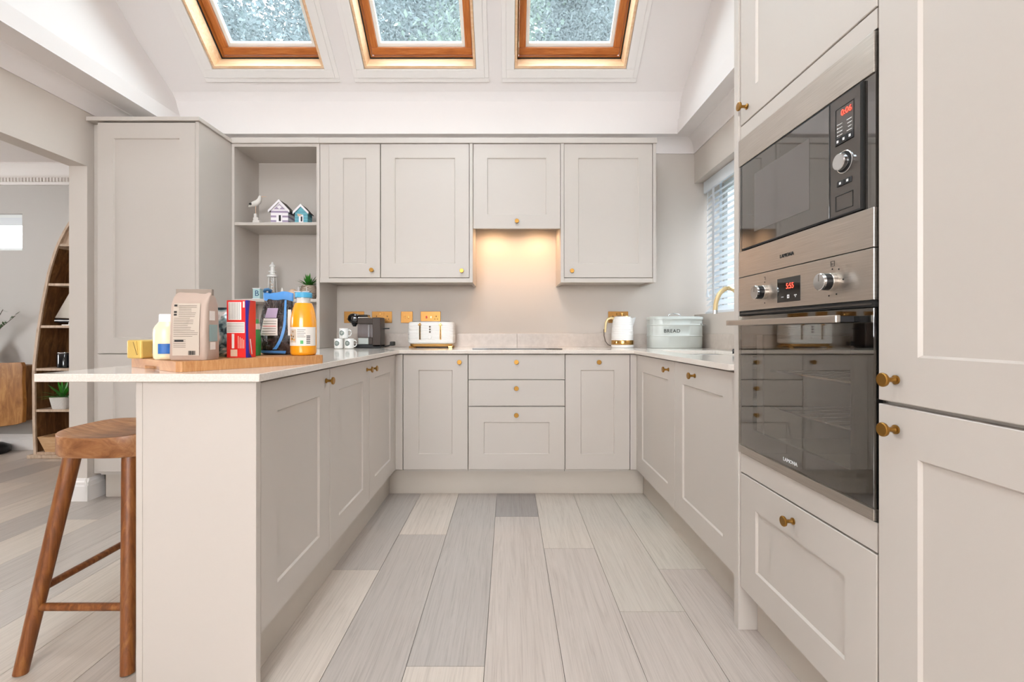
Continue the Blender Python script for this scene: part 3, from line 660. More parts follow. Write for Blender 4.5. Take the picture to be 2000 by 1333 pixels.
# ------------------------------------------------------------------ appliances
XA = XF_R-0.006          # appliance faces
MR = lambda u, v, d: Vector((XA+d, u, v))     # u along y, v up, d into the cabinet
TXT_R = Matrix(((0, 0, -1), (-1, 0, 0), (0, 1, 0))).to_4x4()   # text facing -x, reading towards -y
def rtext(s, size, mat, parent, y, z, x=None, spacing=1.0, sx=1.0, name='lettering'):
    me = text_mesh(s, size, mat, spacing=spacing); me.transform(TXT_R @ Matrix.Scale(sx, 4, (1, 0, 0)))
    return child(name, me, parent, Vector((XA-0.0008 if x is None else x, y, z))-wloc(parent))
def rcyl(parent, name, mat, y, z, prof, seg=24, d0=0.0): return part(name, B().lathe(prof, lambda a, b_, c: MR(y+a, z+b_, d0-c), seg), mat, parent, world=True, smooth=35)
m_ = thing('microwave', 'built-in black glass microwave with a steel surround', 'microwave', (1.05, 1.286, 1.208))
A0, A1 = TY0+0.002, TY1-0.001
part('body', B().box((A0+0.02, 1.215, 0.02), (A1-0.02, 1.668, 0.36), MR), 'black_plastic', m_, world=True)
fr = part('trim_frame', B().box((A0, 1.5865, 0), (A1, 1.676, 0.02), MR).box((A0, 1.2085, 0), (A1, 1.295, 0.02), MR), 'brushed_steel', m_, world=True, bevel=0.0012)
part('surround_glass', B().box((A0, 1.2955, 0.004), (A1, 1.586, 0.02), MR), 'appliance_glass', m_, world=True)
dz0, dz1 = 1.302, 1.580
dgl = part('door', B().box((1.131, dz0, -0.002), (1.553, dz1, 0.003), MR), 'appliance_glass', m_, world=True, bevel=0.001)
part('window', B().box((1.205, 1.345, -0.0026), (1.475, 1.530, -0.0021), MR), 'window_glass', dgl, world=True)
part('door_seam', B().box((1.553, dz0, -0.0018), (1.557, dz1, 0.003), MR).box((1.126, dz0, -0.0018), (1.130, dz1, 0.003), MR).box((1.024, dz0-0.004, -0.0018), (1.557, dz0, 0.003), MR).box((1.024, dz1, -0.0018), (1.557, dz1+0.003, 0.003), MR).box((1.024, dz0, -0.0018), (1.031, dz1, 0.003), MR), 'dark_slot', m_, world=True)
cp = part('control_panel', B().box((1.031, dz0, -0.002), (1.126, dz1, 0.003), MR), 'panel_glass', m_, world=True)
part('display', ringbox(B(), MR, 1.049, 1.108, 1.468, 1.556, 0.0012, -0.0028, -0.002), 'dark_slot', cp, world=True)
rtext('0:06', 0.020, 'red_led', cp, 1.072, 1.540, XA-0.0032)
b = B()
for i in range(4):
    b.box((1.086, 1.5165-i*0.0085, -0.0026), (1.1005-(i % 2)*0.004, 1.518-i*0.0085, -0.002), MR).box((1.0985, 1.5165-i*0.0085, -0.0026), (1.1030, 1.519-i*0.0085, -0.002), MR)
    b.box((1.056, 1.5165-i*0.0085, -0.0026), (1.0715-(i % 3)*0.002, 1.518-i*0.0085, -0.002), MR)
part('print', b, 'white_print', cp, world=True)
for i in range(3):
    bt = part('button', B().box((1.0500+i*0.0195, 1.4690, -0.0045), (1.0680+i*0.0195, 1.4860, -0.002), MR), 'black_plastic', m_, world=True, bevel=0.0008)
    part('icon', B().box((1.0560+i*0.0195, 1.4740, -0.0050), (1.0620+i*0.0195, 1.4800, -0.0046), MR), 'white_print', bt, world=True)
rcyl(m_, 'dial_ring', 'chrome', 1.0785, 1.4225, [(0.0265, 0), (0.0265, 0.0015), (0.0245, 0.0022)], 32, -0.002); rcyl(m_, 'dial_recess', 'dark_slot', 1.0785, 1.4225, [(0.0240, 0.002), (0.0240, 0.0028)], 32, -0.002)
rcyl(m_, 'dial', 'chrome', 1.0785, 1.4225, [(0.0195, 0.002), (0.0195, 0.014), (0.0180, 0.016)], 32, -0.002)
for i in range(2):
    bt = part('button', B().box((1.0555+i*0.0235, 1.3690, -0.0045), (1.0775+i*0.0235, 1.3820, -0.002), MR), 'black_plastic', m_, world=True, bevel=0.0008)
    part('icon', B().box((1.0635+i*0.0235, 1.3730, -0.0050), (1.0695+i*0.0235, 1.3785, -0.0046), MR), 'white_print', bt, world=True)
part('release_button', ringbox(B(), MR, 1.0520, 1.1080, 1.3120, 1.3490, 0.0014, -0.0030, -0.002), 'dark_slot', m_, world=True)
rtext('LAMONA', 0.0150, 'ink', m_, 1.3060, 1.2420, spacing=1.05)
# oven
o_ = thing('oven', 'built-in oven with steel control panel and black glass door', 'oven', (1.05, 1.286, 0.612))
cav = (A0+0.05, A1-0.05)
b = B(); b.box((cav[0], 0.66, 0.06), (cav[1], 0.67, 0.44), MR).box((cav[0], 1.03, 0.06), (cav[1], 1.04, 0.44), MR).box((cav[0]-0.01, 0.66, 0.06), (cav[0], 1.04, 0.44), MR).box((cav[1], 0.66, 0.06), (cav[1]+0.01, 1.04, 0.44), MR).box((cav[0], 0.66, 0.43), (cav[1], 1.04, 0.44), MR)
part('cavity', b, 'oven_enamel', o_, world=True)
for z in (0.775, 0.895):
    b = B()
    for k in range(9): y = cav[0]+0.01+(cav[1]-cav[0]-0.02)*k/8; b.tube([MR(y, z, 0.08), MR(y, z, 0.40)], 0.002, 6)
    b.tube([MR(cav[0]+0.004, z, 0.08), MR(cav[1]-0.004, z, 0.08)], 0.004, 8); b.tube([MR(cav[0]+0.004, z, 0.40), MR(cav[1]-0.004, z, 0.40)], 0.004, 8)
    part('rack', b, 'chrome', o_, world=True)
pn = part('control_panel', B().box((A0, 1.094, 0), (A1, 1.2065, 0.02), MR), 'brushed_steel', o_, world=True, bevel=0.0012)
part('panel_body', B().box((A0+0.02, 1.078, 0.02), (A1-0.02, 1.2, 0.36), MR), 'black_plastic', o_, world=True)
part('vent', B().box((A0, 1.079, 0.003), (A1, 1.0935, 0.02), MR), 'dark_slot', o_, world=True); part('vent_rail', B().box((A0+0.01, 1.0835, 0.0005), (A1-0.01, 1.087, 0.003), MR), 'panel_glass', o_, world=True)
ds = part('display', B().box((1.245, 1.109, -0.0008), (1.351, 1.178, 0.001), MR), 'black_gloss', o_, world=True)
rtext('5:55', 0.022, 'red_led', ds, 1.290, 1.153, XA-0.0014, sx=0.95)
b = B().box((1.320, 1.1235, -0.0012), (1.331, 1.1248, -0.0008), MR); ringbox(b, MR, 1.2935, 1.3030, 1.1190, 1.1290, 0.0026, -0.0012, -0.0008); b.box((1.2600, 1.1245, -0.0012), (1.2710, 1.1275, -0.0008), MR).box((1.2640, 1.1200, -0.0012), (1.2668, 1.1275, -0.0008), MR)
part('icon', b, 'white_print', ds, world=True)
for y in (1.418, 1.122):
    k_ = rcyl(o_, 'knob', 'black_plastic', y, 1.146, [(0.0205, 0.001), (0.0205, 0.026), (0.019, 0.028)], 28)
    part('knob_base', B().lathe([(0.0215, 0), (0.0215, 0.010), (0.020, 0.012)], lambda a, b2, c, y=y: MR(y+a, 1.146+b2, -c), 28), 'brushed_steel', k_, world=True, smooth=35)
    part('knob_cap', B().lathe([(0.0208, 0.0275), (0.0208, 0.0325), (0.0195, 0.034)], lambda a, b2, c, y=y: MR(y+a, 1.146+b2, -c), 28), 'chrome', k_, world=True, smooth=35)
    part('pointer', B().box((y-0.0010, 1.147, -0.0345), (y+0.0010, 1.164, -0.0341), MR), 'soft_ink', k_, world=True)
b = B()
for dy, dz in ((0, 0.031), (-0.022, 0.028), (-0.036, 0.002), (-0.014, -0.031), (0.012, -0.033)): b.lathe([(0.0021, 0), (0.0021, 0.0005)], lambda a, b2, c, dy=dy, dz=dz: MR(1.122+dy+a, 1.146+dz+b2, -0.0002-c), 8)
for dz in (0.031, -0.033): b.lathe([(0.0021, 0), (0.0021, 0.0005)], lambda a, b2, c, dz=dz: MR(1.418+a, 1.146+dz+b2, -0.0002-c), 8)
ringbox(b, MR, 1.1145, 1.1275, 1.1835, 1.1965, 0.0010, -0.0006, -0.0002); b.box((1.1175, 1.1870, -0.0006), (1.1250, 1.1880, -0.0002), MR).box((1.1175, 1.1905, -0.0006), (1.1250, 1.1915, -0.0002), MR)
b.box((1.4150, 1.1835, -0.0006), (1.4163, 1.1935, -0.0002), MR).box((1.4163, 1.1922, -0.0006), (1.4225, 1.1935, -0.0002), MR)
part('print', b, 'ink', pn, world=True)
d_ = part('door', B().box((A0, 0.640, 0.0), (A1, 1.0765, 0.006), MR), 'oven_glass', o_, world=True, bevel=0.0008)
part('glass_border', ringbox(B(), MR, A0, A1, 0.640, 1.0765, 0.078, 0.0075, 0.020, 0.062), 'black_gloss', d_, world=True)
part('door_trim', B().box((A0, 0.6150, -0.0005), (A1, 0.6395, 0.02), MR), 'brushed_steel', d_, world=True, bevel=0.0008)
part('handle', B().box((1.046, 1.045, -0.046), (1.575, 1.0625, -0.034), MR), 'brushed_steel', d_, world=True, bevel=0.002)
for y in (1.060, 1.548): part('handle_post', B().box((y-0.008, 1.047, -0.035), (y+0.008, 1.0605, 0), MR), 'black_plastic', d_, world=True)
rtext('LAMONA', 0.0150, 'white_print', d_, 1.290, 0.6600, spacing=1.05)

# hob
h_ = thing('hob', 'flat black glass induction hob set into the worktop', 'hob', (0.057, 3.19, ZT))
part('glass', B().box((-0.291, -0.22, 0.0003), (0.291, 0.215, 0.0055)), 'black_gloss', h_, bevel=0.0015)
for x, y, r in ((-0.15, -0.1, 0.085), (0.15, -0.1, 0.07), (-0.15, 0.1, 0.07), (0.15, 0.1, 0.085)):
    b = B(); b.rings([[Vector((x+q*math.cos(2*PI*k/32), y+q*math.sin(2*PI*k/32), 0.0058)) for k in range(32)] for q in (r, r-0.002)], False, False); part('zone_print', b, 'soft_ink', h_)
# sink, tap
s_ = thing('sink', 'white undermounted sink in the right worktop', 'sink', ((SX0+SX1)/2, (SY0+SY1)/2, 0.70))
hx, hy = (SX1-SX0)/2, (SY1-SY0)/2
b = B(); Lo = Loft([(0.186, hx+0.012, hy+0.012), (0.186, hx+0.001, hy+0.001), (0.186, hx+0.001, hy+0.001), (0.06, hx-0.01, hy-0.01), (0.012, hx-0.03, hy-0.03), (0.005, 0.05, 0.05)], 8); Lo.body(b, 48, False, True)
Loft([(0.186, hx+0.012, hy+0.012), (0.0, hx+0.010, hy+0.010)], 8).body(b, 48, False, True)
part('basin', b, 'white_ceramic', s_, smooth=40)
part('waste', B().lathe([(0.035, 0.006), (0.035, 0.009), (0.02, 0.008)], None, 24), 'chrome', s_)
tp = thing('kitchen_tap', 'pale gold swan-neck tap standing behind the sink', 'tap', (1.318, 2.60, ZT))
part('base', B().lathe([(0.026, 0), (0.026, 0.012), (0.022, 0.015), (0.021, 0.09), (0.0135, 0.097)], None, 24), 'pale_gold', tp, smooth=40)
pts = [(0, 0, 0.09), (0, 0, 0.245)]+[(-0.075+0.075*math.cos(a), 0, 0.245+0.115*math.sin(a)) for a in [PI*k/16 for k in range(1, 17)]]+[(-0.150, 0, 0.233)]
pts = [(x*1.0, y, z) for x, y, z in pts]
part('spout', B().tube(pts, 0.0125, 14), 'pale_gold', tp, smooth=60)
part('nozzle', B().lathe([(0.0128, 0.215), (0.0128, 0.236)], lambda x, y, z: Vector((x-0.150, y, z)), 16), 'chrome', tp, smooth=40)
lv = part('lever', B().tube([(0.0, -0.02, 0.055), (0.0, -0.05, 0.06), (0.0, -0.095, 0.075)], 0.006, 10), 'pale_gold', tp, smooth=60)
# wire scourer beside the sink
sc = thing('wire_scourer', 'small coil of dark wire on the worktop by the sink', 'scourer', (1.12, 2.235, ZT))
rn = random.Random(5); b = B()
for q in range(5):
    ph, tl = rn.uniform(0, 6.28), rn.uniform(0.2, 0.8)
    b.tube([(0.030*math.cos(a+ph), 0.026*math.sin(a+ph), 0.020+0.016*math.sin(a*1+q)*tl) for a in [2*PI*k/22 for k in range(23)]], 0.0022, 6)
part('coil', b, 'wire_dark', sc, smooth=60)
# venetian blind
bl = thing('venetian_blind', 'white slatted blind in the window recess above the sink', 'blind', (1.485, 2.68, WZ0))
H = WZ1-WZ0
val = part('valance', B().box((-0.035, -0.755, H-0.085), (-0.02, 0.745, H-0.002)), 'white_slat', bl, bevel=0.002); part('head_rail', B().box((-0.018, -0.75, H-0.05), (0.03, 0.74, H-0.004)), 'white_slat', bl)
sb = B(); ca, sa = math.cos(math.radians(48)), math.sin(math.radians(48))
for x0, x1 in ((-0.025, 0.025),): sb.box((x0, -0.745, -0.0013), (x1, 0.735, 0.0013), lambda x, y, z: Vector((x*ca-z*sa, y, x*sa+z*ca)))
so = part('slat', sb, 'white_slat', bl); so.location = (0, 0, 0.04); z = 0.04+0.0415
while z < H-0.075: child('slat', so.data, bl, (0, 0, z)); z += 0.0415
part('bottom_rail', B().box((-0.025, -0.745, 0.006), (0.025, 0.735, 0.02)), 'white_slat', bl)
for y in (0.60, 0.28, -0.08, -0.44):
    part('ladder_tape', B().box((-0.0275, y-0.018, 0.006), (-0.0265, y+0.018, H-0.085)), 'white_slat', bl)
    part('ladder_tape', B().box((0.0265, y-0.018, 0.006), (0.0275, y+0.018, H-0.05)), 'white_slat', bl)
cd = part('pull_cord', B().tube([(-0.04, 0.66, H-0.09), (-0.042, 0.66, 0.17)], 0.0014, 6), 'white_slat', bl)
part('tassel', B().lathe([(0.004, 0.175), (0.010, 0.145), (0.0115, 0.125), (0.003, 0.122)], lambda x, y, z: Vector((x-0.042, y+0.66, z)), 12), 'white_slat', cd, smooth=50)
# sockets
def plate(x, w, label, kind):
    p = thing('socket' if kind != 'switch' else 'light_switch', label, 'socket' if kind != 'switch' else 'switch', (x, YB, 1.089), group='brass wall plates')
    part('plate', B().box((-w/2, -0.006, 0), (w/2, -0.0003, 0.086)), 'brass_plate', p, bevel=0.002)
    def sock(cx):
        b = B().box((cx-0.003, -0.0066, 0.045), (cx+0.003, -0.0058, 0.054)).box((cx-0.014, -0.0066, 0.026), (cx-0.006, -0.0058, 0.031)).box((cx+0.006, -0.0066, 0.026), (cx+0.014, -0.0058, 0.031)); part('pin_holes', b, 'dark_slot', p)
    def rock(cx, z0=0.058, m='gold_gloss', hgt=0.018): part('rocker', B().box((cx-0.0055, -0.009, z0), (cx+0.0055, -0.0058, z0+hgt)), m, p, bevel=0.001)
    if kind == 'double': sock(-0.04); sock(0.04); rock(-0.012); rock(0.012)
    elif kind == 'switch': rock(-0.012, 0.034); rock(0.014, 0.034)
    elif kind == 'cooker': rock(-0.030, 0.034, 'box_red'); rock(0.004, 0.034); sock(0.042)
plate(-1.152, 0.150, 'brass double socket partly hidden behind the coffee machine head', 'double')
plate(-0.944, 0.150, 'brass double socket above the coffee machine cable', 'double')
plate(-0.759, 0.088, 'square brass switch plate above the left end of the toaster', 'switch')
plate(-0.581, 0.150, 'brass cooker switch plate above the middle of the toaster', 'cooker')
plate(0.820, 0.150, 'brass double socket behind the kettle', 'double')

# ------------------------------------------------------------------ worktop things
# toaster
t_ = thing('toaster', 'white ribbed four-slot toaster with gold trim', 'toaster', (-0.548, 3.315, ZT))
lev = [(0.028, 0.150, 0.075), (0.034, 0.160, 0.084)]
for k in range(23): z = 0.040+k*0.0056; lev.append((z, 0.163 if k % 2 else 0.1615, 0.0875 if k % 2 else 0.086))
lev += [(0.172, 0.161, 0.085), (0.181, 0.155, 0.080), (0.185, 0.145, 0.072)]
tb = Loft(lev, 6); b = B(); tb.body(b, 72); part('body', b, 'white_plastic', t_, smooth=25)
b = B(); Loft([(0.010, 0.148, 0.072), (0.029, 0.150, 0.075)], 6).body(b, 56); part('gold_base', b, 'gold_gloss', t_, smooth=30)
for sx in (-1, 1):
    for sy in (-1, 1): part('foot', B().box((sx*0.138-0.014, sy*0.062-0.012, 0.0005), (sx*0.138+0.014, sy*0.062+0.012, 0.013)), 'chrome' if sx*sy > 2 else 'gold_gloss', t_, bevel=0.002)
b = B(); Loft([(0.1845, 0.138, 0.064), (0.188, 0.136, 0.062)], 6).body(b, 56); tpp = part('top_plate', b, 'chrome', t_, smooth=30)
for x in (-0.072, 0.072):
    for y in (-0.026, 0.026): part('slot', B().box((x-0.062, y-0.013, 0.1865), (x+0.062, y+0.013, 0.1885)), 'dark_slot', tpp)
    s1 = part('lever_slot', B().box((x-0.0055, -0.0895, 0.058), (x+0.0055, -0.0868, 0.176)), 'gold_gloss', t_); part('slot_gap', B().box((x-0.0025, -0.0902, 0.062), (x+0.0025, -0.0890, 0.172)), 'dark_slot', s1)
    part('lever', B().box((x-0.011, -0.103, 0.158), (x+0.011, -0.0905, 0.167)), 'gold_gloss', t_, bevel=0.002)
for i, z in enumerate((0.112, 0.130, 0.148)): part('button', B().lathe([(0.0065, 0.086), (0.0065, 0.0915), (0.0055, 0.0925)], lambda x, y, zz, z=z: Vector((x-0.002, -zz, z+y)), 16), 'soft_ink', t_)
part('dial', B().lathe([(0.012, 0.086), (0.012, 0.098), (0.0105, 0.100)], lambda x, y, zz: Vector((x-0.002, -zz, 0.075+y)), 20), 'white_plastic', t_)
# kettle
t_ = thing('kettle', 'white ribbed kettle with gold band and handle', 'kettle', (0.820, 3.315, ZT))
part('power_base', B().lathe([(0.078, 0.001), (0.080, 0.006), (0.080, 0.018), (0.076, 0.021)], None, 36), 'white_plastic', t_, smooth=35)
part('gold_band', B().lathe([(0.0775, 0.0215), (0.0785, 0.024), (0.0785, 0.050), (0.0775, 0.0525)], None, 40), 'gold_gloss', t_, smooth=35)
pf = [(0.0775, 0.053)]
for k in range(25): z = 0.056+k*0.0062; r = 0.0785-0.012*(k/24)**2; pf.append((r-(0.0016 if k % 2 else 0), z))
pf += [(0.062, 0.214), (0.056, 0.222)]
part('body', B().lathe(pf, None, 48), 'white_plastic', t_, smooth=25)
part('lid', B().lathe([(0.052, 0.2215), (0.050, 0.226), (0.040, 0.230), (0.0, 0.2305)][:-1], None, 32), 'gold_gloss', t_, smooth=40); part('lid_knob', B().lathe([(0.006, 0.229), (0.006, 0.238), (0.012, 0.241), (0.012, 0.247), (0.010, 0.249)], None, 18), 'gold_gloss', t_, smooth=40)
sp = B(); sp.rings([[(0.052, -0.026, 0.205), (0.052, 0.026, 0.205), (0.069, 0.018, 0.130), (0.069, -0.018, 0.130)], [(0.080, -0.014, 0.214), (0.080, 0.014, 0.214), (0.073, 0.008, 0.150), (0.073, -0.008, 0.150)], [(0.096, -0.007, 0.218), (0.096, 0.007, 0.218), (0.082, 0.004, 0.180), (0.082, -0.004, 0.180)]])
part('spout', sp, 'white_plastic', t_, smooth=60)
hp = [(-0.055, 0, 0.205), (-0.080, 0, 0.214), (-0.105, 0, 0.205), (-0.118, 0, 0.180), (-0.122, 0, 0.145), (-0.124, 0, 0.110)]
part('handle', B().tube(hp, 0.011, 12, 0.007), 'pale_gold', t_, smooth=60)
part('cable', B().tube([(-0.078, 0.01, 0.012), (-0.10, 0.015, 0.02), (-0.118, 0.02, 0.045), (-0.122, 0.05, 0.085), (-0.112, 0.10, 0.13)], 0.003, 8), 'soft_ink', t_, smooth=60)
# bread bin
t_ = thing('bread_bin', 'pale enamel bread bin lettered BREAD', 'bread bin', (1.164, 3.235, ZT))
lev = [(0.001, 0.180, 0.098), (0.005, 0.183, 0.101)]
for z in (0.080, 0.155): lev += [(z, 0.183, 0.101), (z+0.003, 0.1855, 0.1035), (z+0.007, 0.1855, 0.1035), (z+0.010, 0.183, 0.101)]
lev += [(0.196, 0.183, 0.101)]
bb = Loft(lev, 3.2); b = B(); bb.body(b, 72); part('body', b, 'bread_enamel', t_, smooth=40)
b = B(); Loft([(0.1965, 0.187, 0.105), (0.212, 0.187, 0.105), (0.2155, 0.185, 0.103), (0.219, 0.165, 0.088), (0.219, 0.16, 0.084)], 3.2).body(b, 72); ld = part('lid', b, 'bread_enamel', t_, smooth=40)
part('lid_handle', B().tube([(-0.042, 0, 0.219), (-0.040, 0, 0.232), (-0.024, 0, 0.239), (0.0, 0, 0.240), (0.024, 0, 0.239), (0.040, 0, 0.232), (0.042, 0, 0.219)], 0.0035, 8), 'chrome', ld, smooth=60)
me = text_mesh('BREAD', 0.034, 'ink', 0.0005, 1.12); me.transform(Matrix.Rotation(PI/2, 4, 'X'))
child('lettering', me, t_, (-0.052, -0.1025, 0.118))
part('label_line', B().box((-0.125, -0.1026, 0.0995), (0.02, -0.1012, 0.1010)), 'white_print', t_) if False else None
part('side_handle', B().tube([(0.176, -0.045, 0.165), (0.200, -0.045, 0.160), (0.206, 0, 0.155), (0.200, 0.045, 0.160), (0.176, 0.045, 0.165)], 0.0035, 8), 'chrome', t_, smooth=60)
part('rivet', B().lathe([(0.006, 0.0), (0.004, 0.003)], lambda x, y, z: Vector((0.150+z*0.7, -0.088+y*0.5-z, 0.165+x)), 10), 'soft_ink', t_)
# coffee machine seen from its side
t_ = thing('coffee_machine', 'dark pod coffee machine with a clear water tank', 'coffee machine', (-0.985, 3.235, ZT))
part('column', B().box((0.045, -0.055, 0.008), (0.103, 0.055, 0.212)), 'machine_brown', t_, bevel=0.004)
part('base', B().box((-0.080, -0.055, 0.001), (0.103, 0.055, 0.026)), 'black_plastic', t_, bevel=0.004)
part('arm', B().box((-0.060, -0.05, 0.168), (0.048, 0.05, 0.208)), 'machine_brown', t_, bevel=0.004)
hd = part('brew_head', B().lathe([(0.020, -0.058), (0.033, -0.052), (0.036, -0.03), (0.036, 0.03), (0.033, 0.052), (0.020, 0.058)], lambda x, y, z: Vector((-0.092+x, z, 0.206+y)), 20), 'black_gloss', t_, smooth=45)
part('outlet', B().lathe([(0.010, 0.150), (0.018, 0.164), (0.026, 0.180)], lambda x, y, z: Vector((-0.095+x, y, z)), 16), 'black_gloss', hd, smooth=45)
part('top_lever', B().box((-0.068, -0.035, 0.2085), (0.012, 0.035, 0.216)), 'chrome', t_, bevel=0.002); part('lever_grip', B().box((-0.060, -0.032, 0.2165), (0.005, 0.032, 0.232)), 'black_gloss', t_, bevel=0.004)
part('water_tank', B().box((-0.060, -0.048, 0.072), (0.044, 0.048, 0.166)), 'tank_plastic', t_, bevel=0.004)
part('tank_rib', B().box((-0.010, 0.030, 0.075), (-0.002, 0.046, 0.164)).box((0.018, 0.030, 0.075), (0.022, 0.046, 0.164)), 'white_plastic', t_)
part('drip_box', B().box((-0.056, -0.046, 0.0265), (0.016, 0.046, 0.070)), 'bread_enamel', t_, bevel=0.003); part('drip_front', B().box((0.017, -0.050, 0.0265), (0.0445, 0.050, 0.072)), 'machine_brown', t_, bevel=0.003)
part('rear_rod', B().tube([(0.104, 0.0, 0.135), (0.150, 0.0, 0.136)], 0.004, 8), 'black_plastic', t_)
part('cable', B().tube([(0.098, -0.01, 0.016), (0.125, -0.02, 0.010), (0.150, -0.02, 0.016), (0.170, -0.015, 0.028)], 0.0045, 8), 'plug_black', t_, smooth=60)
part('plug', B().box((0.160, -0.035, 0.016), (0.192, 0.005, 0.046)), 'plug_black', t_, bevel=0.006)
# mugs
def mug(label, x, y, z, rz):
    m = thing('mug', label, 'mug', (x, y, z), rz, group='stacked logo mugs')
    part('body', B().lathe([(0.025, 0.0005), (0.0295, 0.003), (0.0305, 0.010), (0.0305, 0.066), (0.030, 0.068), (0.0275, 0.068), (0.0270, 0.064), (0.0265, 0.008), (0.020, 0.005)], None, 32), 'white_ceramic', m, smooth=40)
    part('handle', B().tube([(0.029, 0, 0.054), (0.040, 0, 0.056), (0.0485, 0, 0.048), (0.050, 0, 0.036), (0.0475, 0, 0.024), (0.039, 0, 0.015), (0.029, 0, 0.017)], 0.0038, 10), 'white_ceramic', m, smooth=60)
    R = 0.0309; a0 = -PI/2-rz-0.12
    pt = lambda q, a, o=0: Vector(((R+o)*math.cos(a0+q*math.cos(a)/R), (R+o)*math.sin(a0+q*math.cos(a)/R), 0.037+q*math.sin(a)))
    b = B(); b.rings([[pt(q, 2*PI*k/28) for k in range(28)] for q in (0.0165, 0.0125)], False, False)
    lg = part('logo', b, 'logo_green', m)
    b = B(); b.rings([[pt(q, 2*PI*k/20) for k in range(20)] for q in (0.0112, 0.0080)], False, False)
    for dx in (-0.0045, 0, 0.0045): b.face([pt(math.hypot(dx+ex, ez), math.atan2(ez, dx+ex)) for ex, ez in ((-0.0012, -0.006), (0.0012, -0.006), (0.0012, 0.006-abs(dx)*0.6), (-0.0012, 0.006-abs(dx)*0.6))])
    part('logo_mark', b, 'logo_green', lg)
    return m
mug('white logo mug at the left of the bottom pair', -1.135, 3.085, ZT, 2.2)
mug('white logo mug at the right of the bottom pair, handle to the right', -1.064, 3.080, ZT, 0.0)
mug('white logo mug stacked on top of two others', -1.102, 3.083, ZT+0.0685, 0.05)

# ------------------------------------------------------------------ cutting board and groceries
ZB = 0.940
ub = math.atan2(0.376, 0.261)
c0 = Vector((-0.928, 1.292)); uu = Vector((math.cos(ub), math.sin(ub))); vv = Vector((-uu.y, uu.x))
LB, WBD = 0.458, 0.374
cb = thing('cutting_board', 'thick end-grain wooden chopping board holding the groceries', 'chopping board', (c0.x, c0.y, ZT), ub)
def outline(): return [(0.0, 0.012), (0.012, 0.0), (LB-0.008, 0.0), (LB, 0.008), (LB, WBD-0.01), (LB-0.01, WBD), (0.012, WBD), (0.0, WBD-0.012)]
bt = B().prism(outline(), lambda x, y: Vector((x, y, 0.0105)), lambda x, y: Vector((x, y, 0.030)))
lo_ = [(0.0, 0.012), (0.012, 0.0), (LB-0.008, 0.0), (LB, 0.008), (LB, WBD-0.01), (LB-0.01, WBD), (0.012, WBD), (0.0, WBD-0.012), (0.0, 0.245), (0.018, 0.230), (0.018, 0.145), (0.0, 0.130)]
bt.prism(lo_, lambda x, y: Vector((x, y, 0.0003)), lambda x, y: Vector((x, y, 0.0104)))
part('board', bt, 'board_wood', cb)
zt = lambda x, y: (x, y, ZB+0.0006)
# butter
t_ = thing('butter_block', 'foil-wrapped block of butter at the left end of the board', 'butter', zt(-1.160, 1.480), ub-PI/2+0.45)
b = B().box((-0.027, -0.045, 0), (0.027, 0.045, 0.058)); part('wrapper', b, 'butter_gold', t_, bevel=0.005)
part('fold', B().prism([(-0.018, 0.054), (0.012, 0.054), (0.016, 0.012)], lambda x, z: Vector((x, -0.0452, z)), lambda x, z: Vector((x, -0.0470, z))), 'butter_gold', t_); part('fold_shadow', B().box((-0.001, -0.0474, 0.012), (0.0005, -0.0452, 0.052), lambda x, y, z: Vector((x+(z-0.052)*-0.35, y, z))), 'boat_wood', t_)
# milk
t_ = thing('milk_bottle', 'small plastic bottle of milk with a blue label', 'bottle', zt(-1.036, 1.402))
ml = Loft([(0, 0.031, 0.031), (0.004, 0.0355, 0.0355), (0.012, 0.037, 0.037), (0.080, 0.037, 0.037), (0.092, 0.0355, 0.0355), (0.102, 0.031, 0.031), (0.110, 0.025, 0.025), (0.114, 0.0225, 0.0225)])
b = B(); ml.body(b, 40); part('body', b, 'milk_cream', t_, smooth=50)
part('cap', B().lathe([(0.0225, 0.113), (0.0225, 0.134), (0.021, 0.137)], None, 32), 'white_plastic', t_, smooth=40)
part('label', ml.patch(B(), lambda u, v: (-PI/2+0.05+1.25*u-0.1, 0.018+0.030*v)), 'milk_blue', t_); part('label', ml.patch(B(), lambda u, v: (-PI/2-0.95+0.35*u-0.35, 0.018+0.030*v)), 'milk_blue', t_)
# tan coffee bag
t_ = thing('coffee_bag', 'beige block-bottom coffee bag printed with small text', 'bag', zt(-0.944, 1.388), 0.04)
def bagsec(w, d): return lambda z, w2, d2: None
levs = [(0.0, 0.052, 0.034), (0.006, 0.054, 0.037), (0.10, 0.0535, 0.036), (0.165, 0.0530, 0.031), (0.186, 0.0525, 0.020), (0.198, 0.052, 0.006), (0.206, 0.052, 0.003)]
cg = Loft(levs, 9)
def crumple(p): n_ = noise.noise(p*38)*0.0022*(0.3+p.z/0.2); return p+Vector((n_*0.4, n_, 0))
b = B(); cg.body(b, 64, fn=crumple); part('body', b, 'bag_tan', t_, smooth=45)
part('top_seal', B().box((-0.0525, -0.0055, 0.193), (0.0525, 0.0055, 0.212)), 'bag_tan_dark', t_, bevel=0.001)
def face_y(z):
    for (z0, _, d0), (z1, _, d1) in zip(levs, levs[1:]):
        if z <= z1: return -(d0+(d1-d0)*(z-z0)/(z1-z0))
    return -0.006
def onface(x0, x1, z0, z1, off, b):
    b.face([(x0, face_y(z0)-off, z0), (x1, face_y(z0)-off, z0), (x1, face_y(z1)-off, z1), (x0, face_y(z1)-off, z1)])
b = B()
for i in range(6): onface(-0.040, 0.036, 0.014+i*0.0256, 0.014+(i+1)*0.0256, 0.0028, b)
pl = part('print_panel', b, 'bag_panel', t_)
rn = random.Random(2); b = B()
